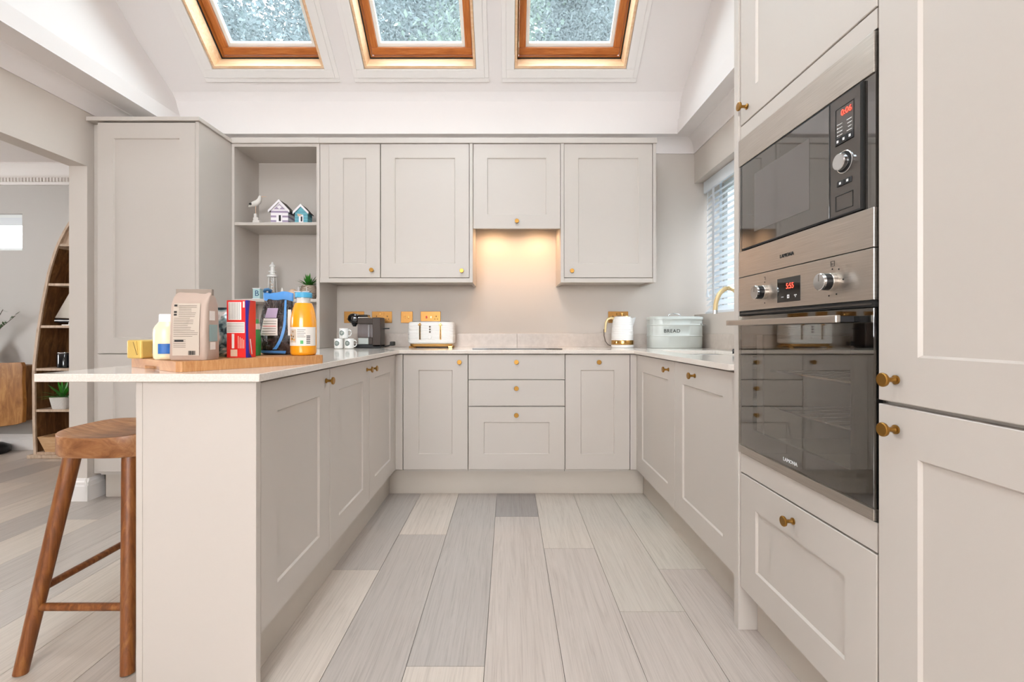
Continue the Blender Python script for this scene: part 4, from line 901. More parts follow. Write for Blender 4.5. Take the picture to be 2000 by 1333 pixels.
for i in range(25):
    z = 0.160-i*0.0053
    if 8 < i < 9 or i in (18, 24): continue
    x0 = -0.037 if i > 6 else -0.024
    onface(x0, x0+rn.uniform(0.035, 0.07 if i > 6 else 0.052) if i not in (19, 20, 21, 22, 23) else x0+0.035, z, z+0.0012, 0.0033, b)
part('print_lines', b, 'soft_ink', pl)
b = B()
for z in (0.158, 0.139, 0.131): onface(-0.0375, -0.029, z, z+0.0055, 0.0036, b)
onface(-0.034, -0.008, 0.0545, 0.0605, 0.0036, b)
for k in range(8): onface(0.006+k*0.0025, 0.0072+k*0.0025+(0.0006 if k % 3 else 0), 0.016, 0.028, 0.0036, b)
part('print_marks', b, 'ink', pl)
b = B().box((0.0550, -0.022, 0.055), (0.0557, 0.018, 0.105)); part('side_print', b, 'bag_teal', t_); part('side_print', B().box((0.0550, -0.018, 0.030), (0.0557, 0.008, 0.053)).box((0.0545, -0.020, 0.118), (0.0552, 0.006, 0.146)), 'label_white', t_)
# crumpled foil bag behind
t_ = thing('foil_bag', 'crumpled dark foil packet between the coffee bag and the red box', 'bag', zt(-0.962, 1.555))
b = B(); fb = Loft([(0.0, 0.050, 0.034), (0.012, 0.058, 0.042), (0.06, 0.062, 0.045), (0.10, 0.056, 0.040), (0.135, 0.046, 0.026), (0.155, 0.036, 0.012), (0.165, 0.030, 0.006)], 3)
fb.L = sorted(fb.L+[(z, *[fb.at(0, z).x, fb.at(PI/2, z).y]) for z in (0.03, 0.045, 0.075, 0.09, 0.115, 0.145)])
fb.body(b, 48, fn=lambda p: p+Vector((noise.noise(p*45)*0.008, noise.noise(p*45+Vector((9, 0, 0)))*0.008, 0))*(0 if p.z < 0.004 else 1)); part('packet', b, 'foil_bag', t_, smooth=25)
# red box
t_ = thing('red_box', 'red and blue cardboard box with white panels', 'box', zt(-0.876, 1.512), -0.02)
part('carton', B().box((-0.035, -0.022, 0), (0.035, 0.022, 0.186)), 'box_red', t_, bevel=0.0008)
F = lambda b, x0, x1, z0, z1, o=0.0006: b.box((x0, -0.022-o, z0), (x1, -0.0218, z1))
bpn = B(); F(bpn, -0.029, 0.013, 0.122, 0.180); F(bpn, -0.0345, 0.024, 0.080, 0.115); F(bpn, 0.018, 0.024, 0.162, 0.182); F(bpn, -0.018, -0.010, 0.030, 0.077); pp = part('panel_print', bpn, 'label_white', t_)
b = B()
for i in range(6): F(b, -0.033, 0.022, 0.084+i*0.0050, 0.0853+i*0.0050, 0.0009)
for i in range(7): F(b, -0.026+i*0.0053, -0.0248+i*0.0053, 0.124, 0.178, 0.0009)
part('print_lines', b, 'soft_ink', pp)
b = B(); F(b, -0.022, 0.000, 0.004, 0.026)
for i in range(4): F(b, 0.002+i*0.006, 0.0042+i*0.006, 0.030, 0.070-i*0.004)
part('pale_print', b, 'shell_pink', t_)
part('blue_stripe', B().prism([(0.026, 0.1855), (0.0348, 0.1855), (0.0348, 0.0), (0.028, 0.0), (0.0275, 0.09)], lambda x, z: Vector((x, -0.0226, z)), lambda x, z: Vector((x, -0.0218, z))), 'box_blue', t_)
cv = [(-0.0218, 0.1855), (-0.012, 0.1855)]+[(-0.0218+0.0098*(abs(k/12*2-1))**1.6+(0.010 if k == 12 else 0), 0.1855*(1-k/12)) for k in range(1, 13)]+[(-0.0218, 0.0)]
part('blue_side', B().prism(cv[:-1]+[(-0.0218, 0.0)], lambda y, z: Vector((0.0349, y, z)), lambda y, z: Vector((0.0356, y, z))), 'box_blue', t_)
part('white_print', B().box((0.0349, -0.012, 0.010), (0.0358, -0.009, 0.060), lambda x, y, z: Vector((x, y+(0.06-z)*0.2, z))), 'white_print', t_)
# green packet
t_ = thing('green_packet', 'small green and white packet behind the red box', 'packet', zt(-0.918, 1.630))
b = B(); Loft([(0.0, 0.036, 0.020), (0.05, 0.037, 0.021), (0.11, 0.034, 0.012), (0.128, 0.033, 0.003)], 5).body(b, 40); part('packet', b, 'packet_green', t_, smooth=40)
b = B(); Loft([(0.092, 0.0365, 0.0165), (0.112, 0.0347, 0.0122)], 5).body(b, 40, False, False); part('white_band', b, 'label_white', t_, smooth=40)
# dark fruit bag
t_ = thing('fruit_bag', 'clear bag of dark dried fruit edged with blue tape', 'bag', zt(-0.852, 1.708), -0.05)
fl_ = Loft([(0.0, 0.052, 0.030), (0.010, 0.062, 0.040), (0.035, 0.069, 0.046), (0.08, 0.069, 0.047), (0.13, 0.063, 0.038), (0.17, 0.056, 0.022), (0.195, 0.053, 0.010), (0.204, 0.053, 0.007)], 2.6)
b = B(); fl_.body(b, 56, fn=lambda p: p+Vector((noise.noise(p*50)*0.003, noise.noise(p*50+Vector((5, 5, 0)))*0.003, 0))*(0 if p.z < 0.004 else 1)); part('bag', b, 'prune_bag', t_, smooth=40)
b = B(); Loft([(0.199, 0.0555, 0.0085), (0.212, 0.0565, 0.0085), (0.224, 0.056, 0.0075), (0.229, 0.055, 0.006)], 3).body(b, 48, fn=lambda p: p+Vector((0, noise.noise(p*60)*0.004, 0.004*math.sin(p.x*70)))); tpb = part('tape_band', b, 'tape_blue', t_, smooth=40)
part('tape_curl', B().tube([(-0.050, -0.006, 0.232), (-0.044, -0.012, 0.238), (-0.034, -0.010, 0.240), (-0.030, 0.0, 0.236), (-0.038, 0.006, 0.231)], 0.006, 8), 'blue_paint', t_, smooth=60)
def strip(u, v): z = 0.020+0.180*v; return (-PI/2+0.40+0.22*math.sin(v*2.6)-0.30*(1-v)**4+(u-0.5)*0.16, z)
part('tape_strip', fl_.patch(B(), strip, 3, 18, 0.0045), 'tape_blue', t_, smooth=60)
part('tape_foot', fl_.patch(B(), lambda u, v: (-PI/2-1.2+1.9*u, 0.004+0.010*v+0.012*(1-u)*0.3), 20, 2, 0.0045), 'tape_blue', t_, smooth=60)
lb_ = part('label', fl_.patch(B(), lambda u, v: (-PI/2-0.42+0.62*u+0.10*(1-v)*(u-0.5), 0.070+0.062*v), 10, 8, 0.0042), 'label_white', t_, smooth=60)
part('label_top', fl_.patch(B(), lambda u, v: (-PI/2-0.36+0.50*u, 0.134+0.036*v), 10, 4, 0.0042), 'label_purple', t_, smooth=60)
for i in range(6): part('label_line', fl_.patch(B(), lambda u, v, i=i: (-PI/2-0.38+0.54*u, 0.076+i*0.009+0.0018*v), 8, 1, 0.0050), ('box_red' if i == 3 else 'soft_ink'), lb_)
part('side_label', fl_.patch(B(), lambda u, v: (-PI/2+0.80+0.30*u, 0.070+0.095*v), 8, 8, 0.0042), 'label_white', t_, smooth=60)
# juice
t_ = thing('juice_bottle', 'bottle of orange juice with a pale blue cap', 'bottle', zt(-0.738, 1.660))
jl = Loft([(0, 0.038, 0.038), (0.004, 0.0425, 0.0425), (0.012, 0.0440, 0.0440), (0.105, 0.0440, 0.0440), (0.130, 0.0425, 0.0425), (0.155, 0.0385, 0.0385), (0.175, 0.0330, 0.0330), (0.186, 0.0285, 0.0285)])
b = B(); jl.body(b, 44); part('body', b, 'juice_orange', t_, smooth=50)
part('neck', B().lathe([(0.0285, 0.1862), (0.0240, 0.194), (0.0240, 0.206)], None, 32), 'clear_glass', t_, smooth=40)
part('neck_ring', B().lathe([(0.0235, 0.1865), (0.0225, 0.2055)], None, 32), 'label_white', t_, smooth=40)
part('cap', B().lathe([(0.0285, 0.206), (0.0290, 0.208), (0.0290, 0.222), (0.0270, 0.224)], None, 36), 'cap_blue', t_, smooth=40)
lb_ = part('label', jl.patch(B(), lambda u, v: (-PI/2-1.9+3.4*u, 0.034+0.066*v), 30, 4, 0.0007), 'label_white', t_, smooth=60)
part('label_art', jl.patch(B(), lambda u, v: (-PI/2-0.75+0.6*u, 0.046+0.046*v), 8, 4, 0.0012), 'sand_stone', lb_)
for i in range(8):
    a_, z_ = -PI/2-0.70+random.random()*0.5, 0.05+random.random()*0.038
    part('label_dot', jl.patch(B(), lambda u, v, a_=a_, z_=z_: (a_+0.10*u, z_+0.005*v), 3, 1, 0.0016), ('brass', 'juice_orange')[i % 2], lb_)
for i in range(5): part('label_line', jl.patch(B(), lambda u, v, i=i: (-PI/2-0.06+(0.62-0.1*(i % 2))*u, 0.090-i*0.0062+0.0016*v), 8, 1, 0.0012), 'soft_ink', lb_)
for i in range(5): part('barcode', jl.patch(B(), lambda u, v, i=i: (-PI/2+0.62+0.3*u, 0.042+i*0.0062+0.003*v), 6, 1, 0.0012), 'ink', lb_)
part('label_mark', jl.patch(B(), lambda u, v: (-PI/2+0.18+0.22*u, 0.041+0.012*v), 5, 2, 0.0012), 'packet_green', lb_)

# ------------------------------------------------------------------ ornaments on the open shelves
SZ, SZ2 = 1.7685, 1.2475
t_ = thing('seagull_ornament', 'white seagull ornament on a driftwood post', 'ornament', (-1.755, 3.215, SZ))
b = B(); b.box((-0.022, -0.016, 0), (0.026, 0.020, 0.030)).box((-0.020, -0.012, 0.030), (0.014, 0.014, 0.052)).box((-0.017, -0.010, 0.052), (0.002, 0.010, 0.078)); part('driftwood', b, 'driftwood_white', t_, bevel=0.002)
part('leg', B().tube([(-0.008, 0, 0.076), (-0.008, 0, 0.138)], 0.0022, 8), 'shell_pink', t_)
R = []
for x, z, rz_, ry_ in ((-0.056, 0.126, 0.004, 0.005), (-0.044, 0.136, 0.012, 0.012), (-0.022, 0.146, 0.018, 0.019), (0.000, 0.154, 0.020, 0.020), (0.014, 0.168, 0.017, 0.016), (0.020, 0.186, 0.012, 0.011), (0.022, 0.198, 0.0105, 0.010), (0.0225, 0.205, 0.006, 0.006)):
    R.append((x, z, rz_, ry_))
bm_ = B(); rings_ = []
for i, (x, z, rz_, ry_) in enumerate(R):
    j0, j1 = R[max(0, i-1)], R[min(len(R)-1, i+1)]; d = Vector((j1[0]-j0[0], 0, j1[1]-j0[1])).normalized(); n_ = Vector((-d.z, 0, d.x))
    rings_.append([Vector((x, 0, z))+n_*rz_*math.cos(2*PI*k/16)+Vector((0, 1, 0))*ry_*math.sin(2*PI*k/16) for k in range(16)])
part('body', bm_.rings(rings_), 'gull_white', t_, smooth=60)
part('beak', B().tube([(0.030, 0, 0.197), (0.050, 0, 0.198), (0.070, 0, 0.1975)], 0.0030, 8, 0.0008), 'shell_pink', t_)
part('wing_tip', B().lathe([(0.003, -0.002), (0.010, 0.0), (0.003, 0.004)], lambda x, y, z: Vector((-0.036+x*1.1, -0.0165-z*0.6, 0.143+y*0.8)), 14), 'ink', t_)
def hut(name_label, x, y, rz, w, d, hw, hr, wallm, stripe, doorm):
    t = thing('beach_hut_ornament', name_label, 'ornament', (x, y, SZ), rz)
    part('walls', B().prism([(-w, 0), (w, 0), (w, hw), (0, hr), (-w, hw)], lambda a, z: Vector((a, -d, z)), lambda a, z: Vector((a, d, z))), wallm, t)
    for sx in (-1, 1):
        L = Vector((w, hr-hw)); Ln = L.length; e = 1.22
        p0 = (0, hr+0.004); p1 = (sx*w*e, hr+0.004-(hr-hw)*e)
        part('roof_slope', B().prism([p0, p1, (p1[0], p1[1]+0.006), (0, p0[1]+0.007)], lambda a, z: Vector((a, -d-0.006, z)), lambda a, z: Vector((a, d+0.008, z))), 'hut_roof', t)
        part('bargeboard', B().prism([(0, hr-0.006), (sx*w*e, hr-0.006-(hr-hw)*e), (sx*w*(e+0.02), hr+0.010-(hr-hw)*e), (0, hr+0.012)], lambda a, z: Vector((a, -d-0.013, z)), lambda a, z: Vector((a, -d-0.0065, z))), 'hut_white', t)
    if stripe:
        for z in (0.010, 0.042, 0.074):
            part('stripe', B().box((-w-0.0006, -d-0.0008, z), (w+0.0006, d+0.0006, z+0.013)), stripe, t)
        part('gable_print', B().prism([(-w*0.66, hw+0.006), (w*0.66, hw+0.006), (0, hr-0.018)], lambda a, z: Vector((a, -d-0.0012, z)), lambda a, z: Vector((a, -d+0.001, z))), stripe, t)
        part('gable_motif', B().prism([(-w*0.30, hw+0.022), (0, hw+0.006), (w*0.30, hw+0.022), (0, hw+0.034)], lambda a, z: Vector((a, -d-0.0024, z)), lambda a, z: Vector((a, -d+0.001, z))), 'hut_white', t)
    else:
        for z in (0.02, 0.04, 0.06, 0.08): part('board_line', B().box((-w-0.0005, -d-0.0006, z), (w+0.0005, d+0.0006, z+0.0018)), 'blue_paint', t)
    ds_ = part('door_surround', B().box((-w*0.34, -d-0.004, 0.0), (w*0.34, -d, hw*0.78)), 'hut_white', t)
    part('doorway', B().box((-w*0.04, -d-0.005, 0.016), (w*0.20, -d-0.0035, hw*0.62)), 'dark_slot', ds_)
    if not stripe: part('bunting', B().prism([(-w*0.6, hw*0.86), (w*0.2, hw*0.80), (0, hw*0.70), (-w*0.45, hw*0.62)], lambda a, z: Vector((a, -d-0.0065, z)), lambda a, z: Vector((a, -d-0.0042, z))), 'shell_pink', t)
    return t
hut('beach hut ornament with purple and white stripes', -1.578, 3.225, 0.05, 0.058, 0.055, 0.092, 0.152, 'hut_white', 'hut_purple', None)
hut('small teal beach hut ornament with white bargeboards', -1.432, 3.222, 0.05, 0.043, 0.042, 0.080, 0.124, 'hut_teal', None, None)
# lighthouse lantern
t_ = thing('lighthouse_lantern', 'white lighthouse lantern filled with shells', 'ornament', (-1.690, 3.300, SZ2))
part('base', B().lathe([(0.042, 0.0), (0.042, 0.020), (0.035, 0.030), (0.032, 0.055)], None, 24), 'blue_paint', t_, smooth=35)
part('glass', B().lathe([(0.026, 0.056), (0.024, 0.165)], None, 20, False, False), 'clear_glass', t_, smooth=40)
for k in range(4): a = PI/4+PI/2*k; part('post', B().tube([(0.030*math.cos(a), 0.030*math.sin(a), 0.05), (0.025*math.cos(a), 0.025*math.sin(a), 0.168)], 0.0022, 6), 'white_plastic', t_)
part('roof_plate', B().lathe([(0.035, 0.168), (0.036, 0.180), (0.018, 0.186), (0.016, 0.200), (0.026, 0.203), (0.026, 0.209), (0.014, 0.212), (0.013, 0.240), (0.020, 0.243), (0.019, 0.250), (0.008, 0.262), (0.005, 0.275)], None, 24), 'white_plastic', t_, smooth=30)
rn = random.Random(8)
for k in range(9): part('shell', B().lathe([(0.003, -0.008), (0.009, 0.0), (0.006, 0.006), (0.001, 0.009)], lambda x, y, z, px=rn.uniform(-0.012, 0.012), py=rn.uniform(-0.012, 0.012), pz=0.066+0.008*k: Vector((px+x, py+y*0.7, pz+z)), 8), ('shell_pink', 'driftwood_white', 'sand_stone')[k % 3], t_, smooth=60)
t_ = thing('letter_block', 'pale aqua block on the lower shelf bearing a dark letter', 'ornament', (-1.742, 3.205, SZ2), 0.0)
part('block', B().box((-0.024, -0.022, 0.006), (0.024, 0.022, 0.074)), 'aqua_paint', t_, bevel=0.002); part('foot', B().box((-0.028, -0.025, 0), (0.028, 0.025, 0.006)), 'hut_white', t_); part('top_edge', B().box((-0.027, -0.024, 0.0735), (0.027, 0.024, 0.078)), 'hut_white', t_)
me = text_mesh('B', 0.055, 'blue_paint', 0.0006); me.transform(Matrix.Rotation(PI/2, 4, 'X')); child('lettering', me, t_, (0.004, -0.0226, 0.040))
solo('cone_shell', B().lathe([(0.017, 0), (0.016, 0.006), (0.010, 0.05), (0.004, 0.078), (0.001, 0.082)], lambda x, y, z: Vector((-1.575+x, 3.205+y, SZ2+z)), 20), 'gull_white', 'slender white cone shell on the lower shelf', 'shell', smooth=50)
solo('round_shell', B().lathe([(0.012, 0), (0.026, 0.012), (0.031, 0.036), (0.026, 0.060), (0.012, 0.074), (0.004, 0.076)], lambda x, y, z: Vector((-1.508+x*1.15, 3.225+y, SZ2+z)), 20), 'shell_pink', 'rounded pinkish shell beside the cone shell', 'shell', smooth=50)
def mini_boat(x, label):
    t = thing('boat_ornament', label, 'ornament', (x, 3.185, SZ2), group='small boat ornaments')
    b = B(); b.rings([[(-0.012, -0.007, 0), (0.012, -0.007, 0), (0.012, 0.007, 0), (-0.012, 0.007, 0)], [(-0.021, -0.012, 0.050), (0.021, -0.012, 0.050), (0.021, 0.012, 0.050), (-0.021, 0.012, 0.050)]]); part('hull', b, 'blue_paint', t, bevel=0.001)
    part('gunwale', B().box((-0.023, -0.013, 0.050), (0.023, 0.013, 0.056)), 'hut_white', t); part('mast', B().tube([(0, 0, 0.056), (0, 0, 0.086)], 0.002, 6), 'hut_white', t)
mini_boat(-1.452, 'little blue boat ornament nearer the round shell'); mini_boat(-1.395, 'little blue boat ornament in front of the shelf plant')
def leaf(b, base, d, L, w, droop, n=5):
    side = d.cross(Vector((0, 0, 1)));
    if side.length < 1e-3: side = Vector((1, 0, 0))
    side.normalize(); prev = None
    for i in range(n+1):
        t = i/n; p = base+d*L*t+Vector((0, 0, -droop*t*t)); ww = w*math.sin(PI*min(1, 0.15+0.85*t))*(1 if t < 1 else 0.05)
        c = (b.bm.verts.new(p-side*ww), b.bm.verts.new(p+side*ww))
        if prev: b.bm.faces.new((prev[0], prev[1], c[1], c[0]))
        prev = c
def spiky(parent, n, base, L, w, rs, mat='leaf_green', lo=0.15, hi=1.35):
    rn = random.Random(rs)
    for k in range(n):
        a = 2.4*k+rn.uniform(-0.3, 0.3); e = rn.uniform(lo, hi); d = Vector((math.cos(a)*math.cos(e), math.sin(a)*math.cos(e), math.sin(e)))
        b = B(); l = L*rn.uniform(0.7, 1.1); leaf(b, Vector(base)+Vector((d.x, d.y, 0))*0.006, d, l, w, l*0.3*math.cos(e)); o = part('leaf', b, mat, parent, smooth=80)
t_ = thing('potted_succulent', 'spiky green plant in a wavy banded pot on the lower shelf', 'plant', (-1.425, 3.290, SZ2))
part('pot', B().lathe([(0.030, 0), (0.046, 0.012), (0.057, 0.045), (0.056, 0.080), (0.046, 0.105), (0.042, 0.105), (0.040, 0.090)], None, 32), 'wavy_pot', t_, smooth=60)
spiky(t_, 64, (0, 0, 0.100), 0.098, 0.0075, 11, lo=0.25)

# ------------------------------------------------------------------ stool
t_ = thing('bar_stool', 'oak saddle-seat bar stool tucked beside the peninsula', 'stool', (-1.299, 1.590, 0))
b = B(); seg = 56; R = []
sl = Loft([(0, 0.17, 0.165)], 3.4)
def sr(f, z, dish=0.0):
    r = []
    for k in range(seg):
        a = 2*PI*k/seg; c, s_n = math.cos(a), math.sin(a)
        x = 0.164*f*math.copysign(abs(c)**(2/3.2), c); y = 0.168*f*math.copysign(abs(s_n)**(2/3.2), s_n)
        r.append(Vector((x, y, z+dish*(x/0.17)**2-dish*0.2)))
    return r
R = [sr(0.90, 0.628), sr(0.975, 0.632), sr(1.0, 0.640), sr(1.0, 0.690, 0.012), sr(0.992, 0.696, 0.012), sr(0.96, 0.698, 0.014), sr(0.75, 0.692, 0.016), sr(0.45, 0.687, 0.016), sr(0.15, 0.685, 0.016)]
part('seat', b.rings(R), 'oak_seat', t_, smooth=40)
feet = {}
for sx in (-1, 1):
    for sy in (-1, 1):
        top = Vector((sx*0.092, sy*0.118, 0.634)); ft = Vector((sx*0.160, sy*0.212, 0.002)); feet[(sx, sy)] = (top, ft)
        part('leg', B().tube([top, top.lerp(ft, 0.5), ft], 0.0235, 18, 0.0185), 'oak_stool', t_, smooth=50)
def lp(k, z): a, f = feet[k]; t = (a.z-z)/(a.z-f.z); return a.lerp(f, t)
for a, b_, z in (((-1, -1), (1, -1), 0.185), ((-1, 1), (1, 1), 0.185), ((-1, -1), (-1, 1), 0.235), ((1, -1), (1, 1), 0.235)): part('stretcher', B().tube([lp(a, z), lp(b_, z)], 0.0115, 12), 'oak_stool', t_, smooth=50)

# ------------------------------------------------------------------ next room
bc = thing('boat_bookcase', 'boat-shaped wooden bookcase standing against the far wall', 'bookcase', (-3.400, 3.850, 0))
hp = [(0.030, 0.435), (0.30, 0.444), (0.727, 0.447), (1.017, 0.414), (1.265, 0.373), (1.513, 0.323), (1.72, 0.257), (1.856, 0.187), (1.946, 0.130), (2.06, 0.0)]
def hw_at(z):
    for (z0, a), (z1, b_) in zip(hp, hp[1:]):
        if z <= z1: return a+(b_-a)*(z-z0)/(z1-z0)
    return 0
zs = [0.03+(2.06-0.03)*k/28 for k in range(29)]
for sx in (-1, 1):
    b = B(); b.rings([[(sx*hw_at(z), -0.13, z), (sx*max(0, hw_at(z)-0.022), -0.13, z), (sx*max(0, hw_at(z)-0.022), 0.13, z), (sx*hw_at(z), 0.13, z)] for z in zs[:-1]]); part('side', b, 'boat_edge', bc, smooth=40)
pl_ = [(hw_at(z)-0.004, z) for z in zs]+[(-hw_at(z)+0.004, z) for z in zs[::-1]]
part('back', B().prism(pl_, lambda x, z: Vector((x, 0.115, z)), lambda x, z: Vector((x, 0.128, z))), 'boat_wood', bc)
for z in (0.395, 0.728, 1.075, 1.415, 1.735): w = hw_at(z)-0.020; part('shelf', B().box((-w, -0.125, z-0.020), (w, 0.114, z)), 'boat_edge', bc)
for sx in (-1, 1):   # dark inner faces
    b = B(); b.rings([[(sx*max(0, hw_at(z)-0.0225), -0.118, z), (sx*max(0, hw_at(z)-0.0245), -0.118, z), (sx*max(0, hw_at(z)-0.0245), 0.114, z), (sx*max(0, hw_at(z)-0.0225), 0.114, z)] for z in zs[:24]]); part('side_lining', b, 'boat_wood', bc)
part('bow_panel', B().prism([(hw_at(z)-0.02, z) for z in (1.737, 1.80, 1.86, 1.92, 1.97)]+[(-hw_at(z)+0.02, z) for z in (1.97, 1.92, 1.86, 1.80, 1.737)], lambda x, z: Vector((x, -0.11, z)), lambda x, z: Vector((x, -0.09, z))), 'boat_edge', bc)
part('bottom', B().box((-0.415, -0.125, 0.030), (0.415, 0.114, 0.050)), 'boat_edge', bc); part('base', B().box((-0.475, -0.145, 0.0005), (0.475, 0.125, 0.0290)), 'boat_edge', bc, bevel=0.004)
t_ = thing('model_sailboat', 'model sailing boat with beige sails on the bookcase', 'ornament', (-3.615, 3.790, 1.0755))
b = B(); b.rings([[(x, -w, 0.045+z0), (x, w, 0.045+z0), (x, w*0.5, 0.025), (x, -w*0.5, 0.025)] for x, w, z0 in ((-0.115, 0.002, 0.012), (-0.06, 0.018, 0.006), (0.02, 0.024, 0.004), (0.09, 0.018, 0.006), (0.115, 0.012, 0.008))]); part('hull', b, 'hull_dark', t_, smooth=40)
part('keel_stand', B().box((0.0, -0.004, 0.006), (0.008, 0.004, 0.03)).box((-0.04, -0.02, 0.0), (0.05, 0.02, 0.007)).box((-0.10, -0.021, 0.036), (0.10, 0.021, 0.042)), 'white_plastic', t_)
part('mast', B().tube([(0.015, 0, 0.05), (0.015, 0, 0.29)], 0.003, 8), 'boat_edge', t_); part('mast', B().tube([(0.03, 0, 0.05), (0.03, 0, 0.305)], 0.002, 8), 'boat_edge', t_)
part('sail', B().prism([(-0.110, 0.062), (0.010, 0.058), (0.010, 0.275)], lambda x, z: Vector((x, -0.0015+0.02*(x-0.01)*8*(0.28-z), z)), lambda x, z: Vector((x, 0.0015+0.02*(x-0.01)*8*(0.28-z), z))), 'sail_cloth', t_)
part('sail', B().prism([(0.036, 0.058), (0.13, 0.062), (0.036, 0.30)], lambda x, z: Vector((x, -0.0015, z)), lambda x, z: Vector((x, 0.0015, z))), 'sail_cloth', t_)
for x, l in ((-3.650, 'glossy black jar on the bookcase, at the left of its pair'), (-3.53, 'glossy black jar on the bookcase hidden further behind the wall')):
    t_ = thing('black_jar', l, 'jar', (x, 3.79, 0.7285)); part('body', B().lathe([(0.045, 0), (0.050, 0.005), (0.050, 0.110), (0.046, 0.116)], None, 28), 'jar_black', t_, smooth=40); part('rim', B().lathe([(0.047, 0.116), (0.050, 0.120), (0.048, 0.126), (0.040, 0.126)], None, 28), 'chrome', t_, smooth=40)
t_ = thing('potted_grass_plant', 'leafy green plant in a speckled white pot on the bookcase', 'plant', (-3.648, 3.775, 0.3955))
b = B(); Loft([(0, 0.055, 0.045), (0.006, 0.058, 0.048), (0.095, 0.072, 0.062), (0.098, 0.068, 0.058), (0.085, 0.062, 0.052)], 5).body(b, 40); part('pot', b, 'pot_speckle', t_, smooth=40)
spiky(t_, 36, (0, 0, 0.088), 0.175, 0.010, 21, lo=0.25, hi=1.3)
t_ = thing('wooden_trough', 'tapered wooden trough on the bottom of the bookcase', 'trough', (-3.670, 3.775, 0.0505))
part('body', B().rings([[(-0.075, -0.05, 0), (0.15, -0.05, 0), (0.15, 0.05, 0), (-0.075, 0.05, 0)], [(-0.118, -0.07, 0.125), (0.20, -0.07, 0.125), (0.20, 0.07, 0.125), (-0.118, 0.07, 0.125)], [(-0.105, -0.060, 0.125), (0.187, -0.060, 0.125), (0.187, 0.060, 0.125), (-0.105, 0.060, 0.125)], [(-0.065, -0.042, 0.012), (0.14, -0.042, 0.012), (0.14, 0.042, 0.012), (-0.065, 0.042, 0.012)]]), 'tray_wood', t_)
# wall-hung sideboard
t_ = thing('floating_sideboard', 'wall-hung live-edge wooden cabinet left of the bookcase', 'cabinet', (-4.52, 3.90, 0.235))
ed = [(-0.55, 0.02), (0.0, 0.015), (0.30, 0.0), (0.46, 0.022), (0.512, 0.040), (0.518, 0.20), (0.510, 0.36), (0.514, 0.50), (0.500, 0.535), (0.3, 0.530), (0.0, 0.527), (-0.55, 0.525)]
part('door', B().prism([(x, z) for x, z in ed if True], lambda x, z: Vector((x, -0.10, z)), lambda x, z: Vector((x, -0.068, z))), 'sideboard_wood', t_, bevel=0.004)
part('carcass', B().box((-0.53, -0.067, 0.045), (0.490, 0.099, 0.505)), 'boat_wood', t_)
t_ = thing('branch_vase', 'vase of leafy olive branches on the floating sideboard', 'plant', (-4.42, 3.90, 0.7625))
part('vase', B().lathe([(0.04, 0), (0.06, 0.03), (0.065, 0.09), (0.04, 0.15), (0.025, 0.18), (0.03, 0.19)], None, 28), 'sand_stone', t_, smooth=60)
rn = random.Random(4)
for k in range(7):
    d = Vector((rn.uniform(0.15, 0.62) if k < 5 else rn.uniform(-0.5, 0), rn.uniform(-0.25, 0.05), rn.uniform(0.35, 0.95))).normalized(); L = rn.uniform(0.26, 0.36)
    br = part('branch', B().tube([Vector((0, 0, 0.18)), Vector((0, 0, 0.18))+d*L*0.5, Vector((0, 0, 0.17))+d*L], 0.002, 6), 'bark', t_)
    b = B()
    for q in range(11):
        p = Vector((0, 0, 0.18))+d*L*(0.35+0.065*q); e = Vector((rn.uniform(-1, 1), rn.uniform(-0.6, 0.6), rn.uniform(-0.4, 0.9))).normalized(); leaf(b, p, e, 0.045, 0.008, 0.004, 4)
    part('leaves', b, 'leaf_dark', br, smooth=80)
t_ = thing('black_floor_basket', 'low black rounded object on the floor below the floating sideboard', 'basket', (-4.335, 3.86, 0.0))
part('body', B().lathe([(0.10, 0.001), (0.12, 0.02), (0.115, 0.06), (0.07, 0.085), (0.02, 0.09)], None, 28), 'black_plastic', t_, smooth=60)

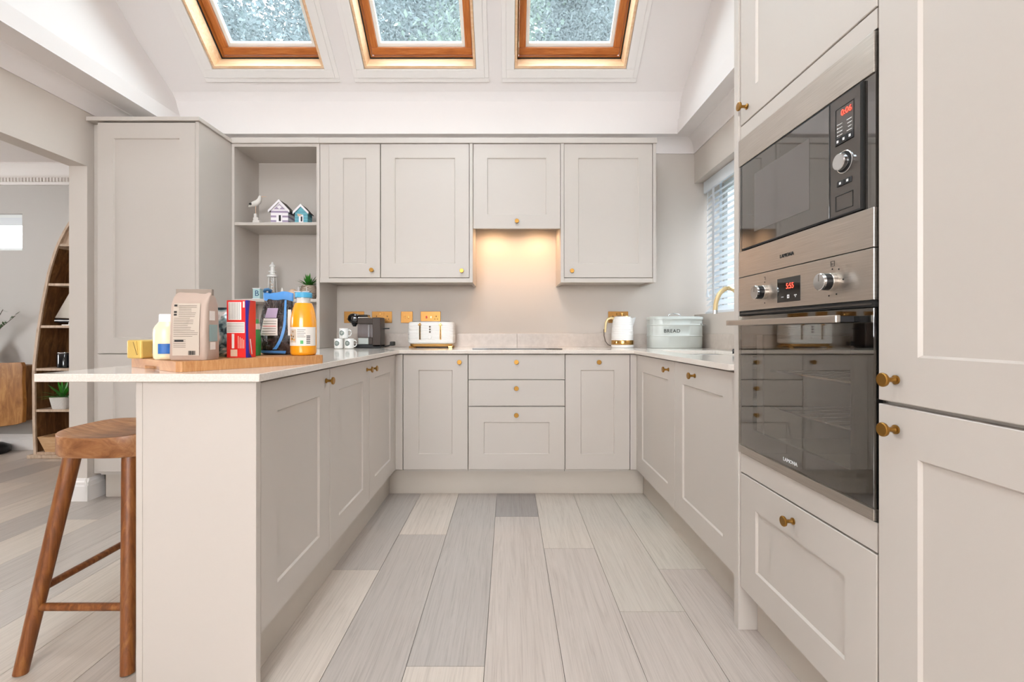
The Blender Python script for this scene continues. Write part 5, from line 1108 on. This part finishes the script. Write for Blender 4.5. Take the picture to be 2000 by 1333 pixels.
# ------------------------------------------------------------------ outdoors
solo('lawn', B().box((-30, YD+0.3, -0.4), (30, 40, -0.3)), 'grass', 'lawn behind the house seen only through the windows', 'lawn')
fn_ = thing('garden_fence', 'slate-grey board fence brought close and raised to dim the side window', 'fence', (2.75, 1.2, -0.3395))  # stands near and tall to cut the daylight at the blind
fb_ = part('fence_board', B().box((-0.012, -0.07, 0), (0.012, 0.07, 2.75)), 'fence_grey', fn_); fb_.location = (0, -2.4, 0)
for k in range(1, 34): child('fence_board', fb_.data, fn_, (0.01*(k % 2), -2.4+0.147*k, 0))
solo('side_path', B().box((XR+0.5, -2, -0.4), (6, YD+0.29, -0.34)), 'patio', 'paved path beside the house under the fence', 'path')
def tree(label, x, y, h, r, z0, mat, rs, n=5200, leafs=0.16):
    rn = random.Random(rs); t = thing('garden_tree', label, 'tree', (x, y, -0.2995), group='trees behind the house')
    part('trunk', B().tube([(0, 0, 0.01), (0.08, 0.02, h*0.4), (0.0, 0.05, h*0.85)], 0.2, 12, 0.05), 'bark', t, smooth=60)
    cl = []
    for k in range(44):
        f = rn.random(); zz = z0+(h-z0)*f; rad = r*(1.05-0.75*f)*math.sqrt(rn.random()); a = rn.uniform(0, 6.28); cl.append(Vector((rad*math.cos(a), rad*math.sin(a), zz)))
    vsx, fs = [], []; g, u = rn.gauss, rn.uniform
    for k in range(n):
        c = rn.choice(cl); px, py, pz = c.x+g(0, 0.36), c.y+g(0, 0.36), c.z+g(0, 0.30)
        dx, dy, dz = u(-1, 1), u(-1, 1), u(-0.6, 0.9); q = leafs*u(0.6, 1.3)/math.sqrt(dx*dx+dy*dy+dz*dz+1e-4); dx *= q; dy *= q; dz *= q
        w = leafs*0.32; sx, sy, sz = u(-w, w), u(-w, w), u(-w, w); i = len(vsx)
        vsx += [(px, py, pz), (px+dx*0.5+sx, py+dy*0.5+sy, pz+dz*0.5+sz), (px+dx, py+dy, pz+dz), (px+dx*0.5-sx, py+dy*0.5-sy, pz+dz*0.5-sz)]; fs.append((i, i+1, i+2, i+3))
    me = bpy.data.meshes.new('foliage'); me.from_pydata(vsx, [], fs); me.materials.append(MAT[mat])
    o = bpy.data.objects.new('foliage', me); C.objects.link(o); o.parent = t; o['kind'] = 'stuff'
tree('tall bluish conifer seen at the left of the first roof window', -7.2, 9.0, 10.6, 1.0, 4.2, 'leaves_blue', 1, 28000, 0.12)
tree('bluish tree seen at the right of the first roof window', -3.7, 9.0, 10.0, 1.0, 4.0, 'leaves_blue', 2, 28000, 0.12)
tree('green pine seen at the right of the middle roof window', -0.5, 9.0, 9.8, 1.1, 4.0, 'leaves_green', 4, 28000, 0.12)
tree('grey-blue tree seen at the right of the right-hand roof window', 2.75, 9.0, 10.8, 1.1, 4.0, 'leaves_grey', 5, 30000, 0.12)
tree('distant bluish tree filling the left of the middle roof window', -2.6, 13.6, 14.6, 1.9, 7.0, 'leaves_blue', 3, 40000, 0.19)
tree('distant grey-blue tree seen in the middle of the right-hand roof window', 2.3, 13.6, 14.6, 1.9, 7.0, 'leaves_grey', 6, 40000, 0.19)
tree('distant bluish tree behind the gap in the first roof window', -7.9, 13.6, 10.9, 1.9, 5.0, 'leaves_blue', 7, 38000, 0.19)
tree('green pine far behind the left of the right-hand roof window', 0.0, 18.6, 19.5, 2.4, 9.0, 'leaves_green', 8, 36000, 0.26)
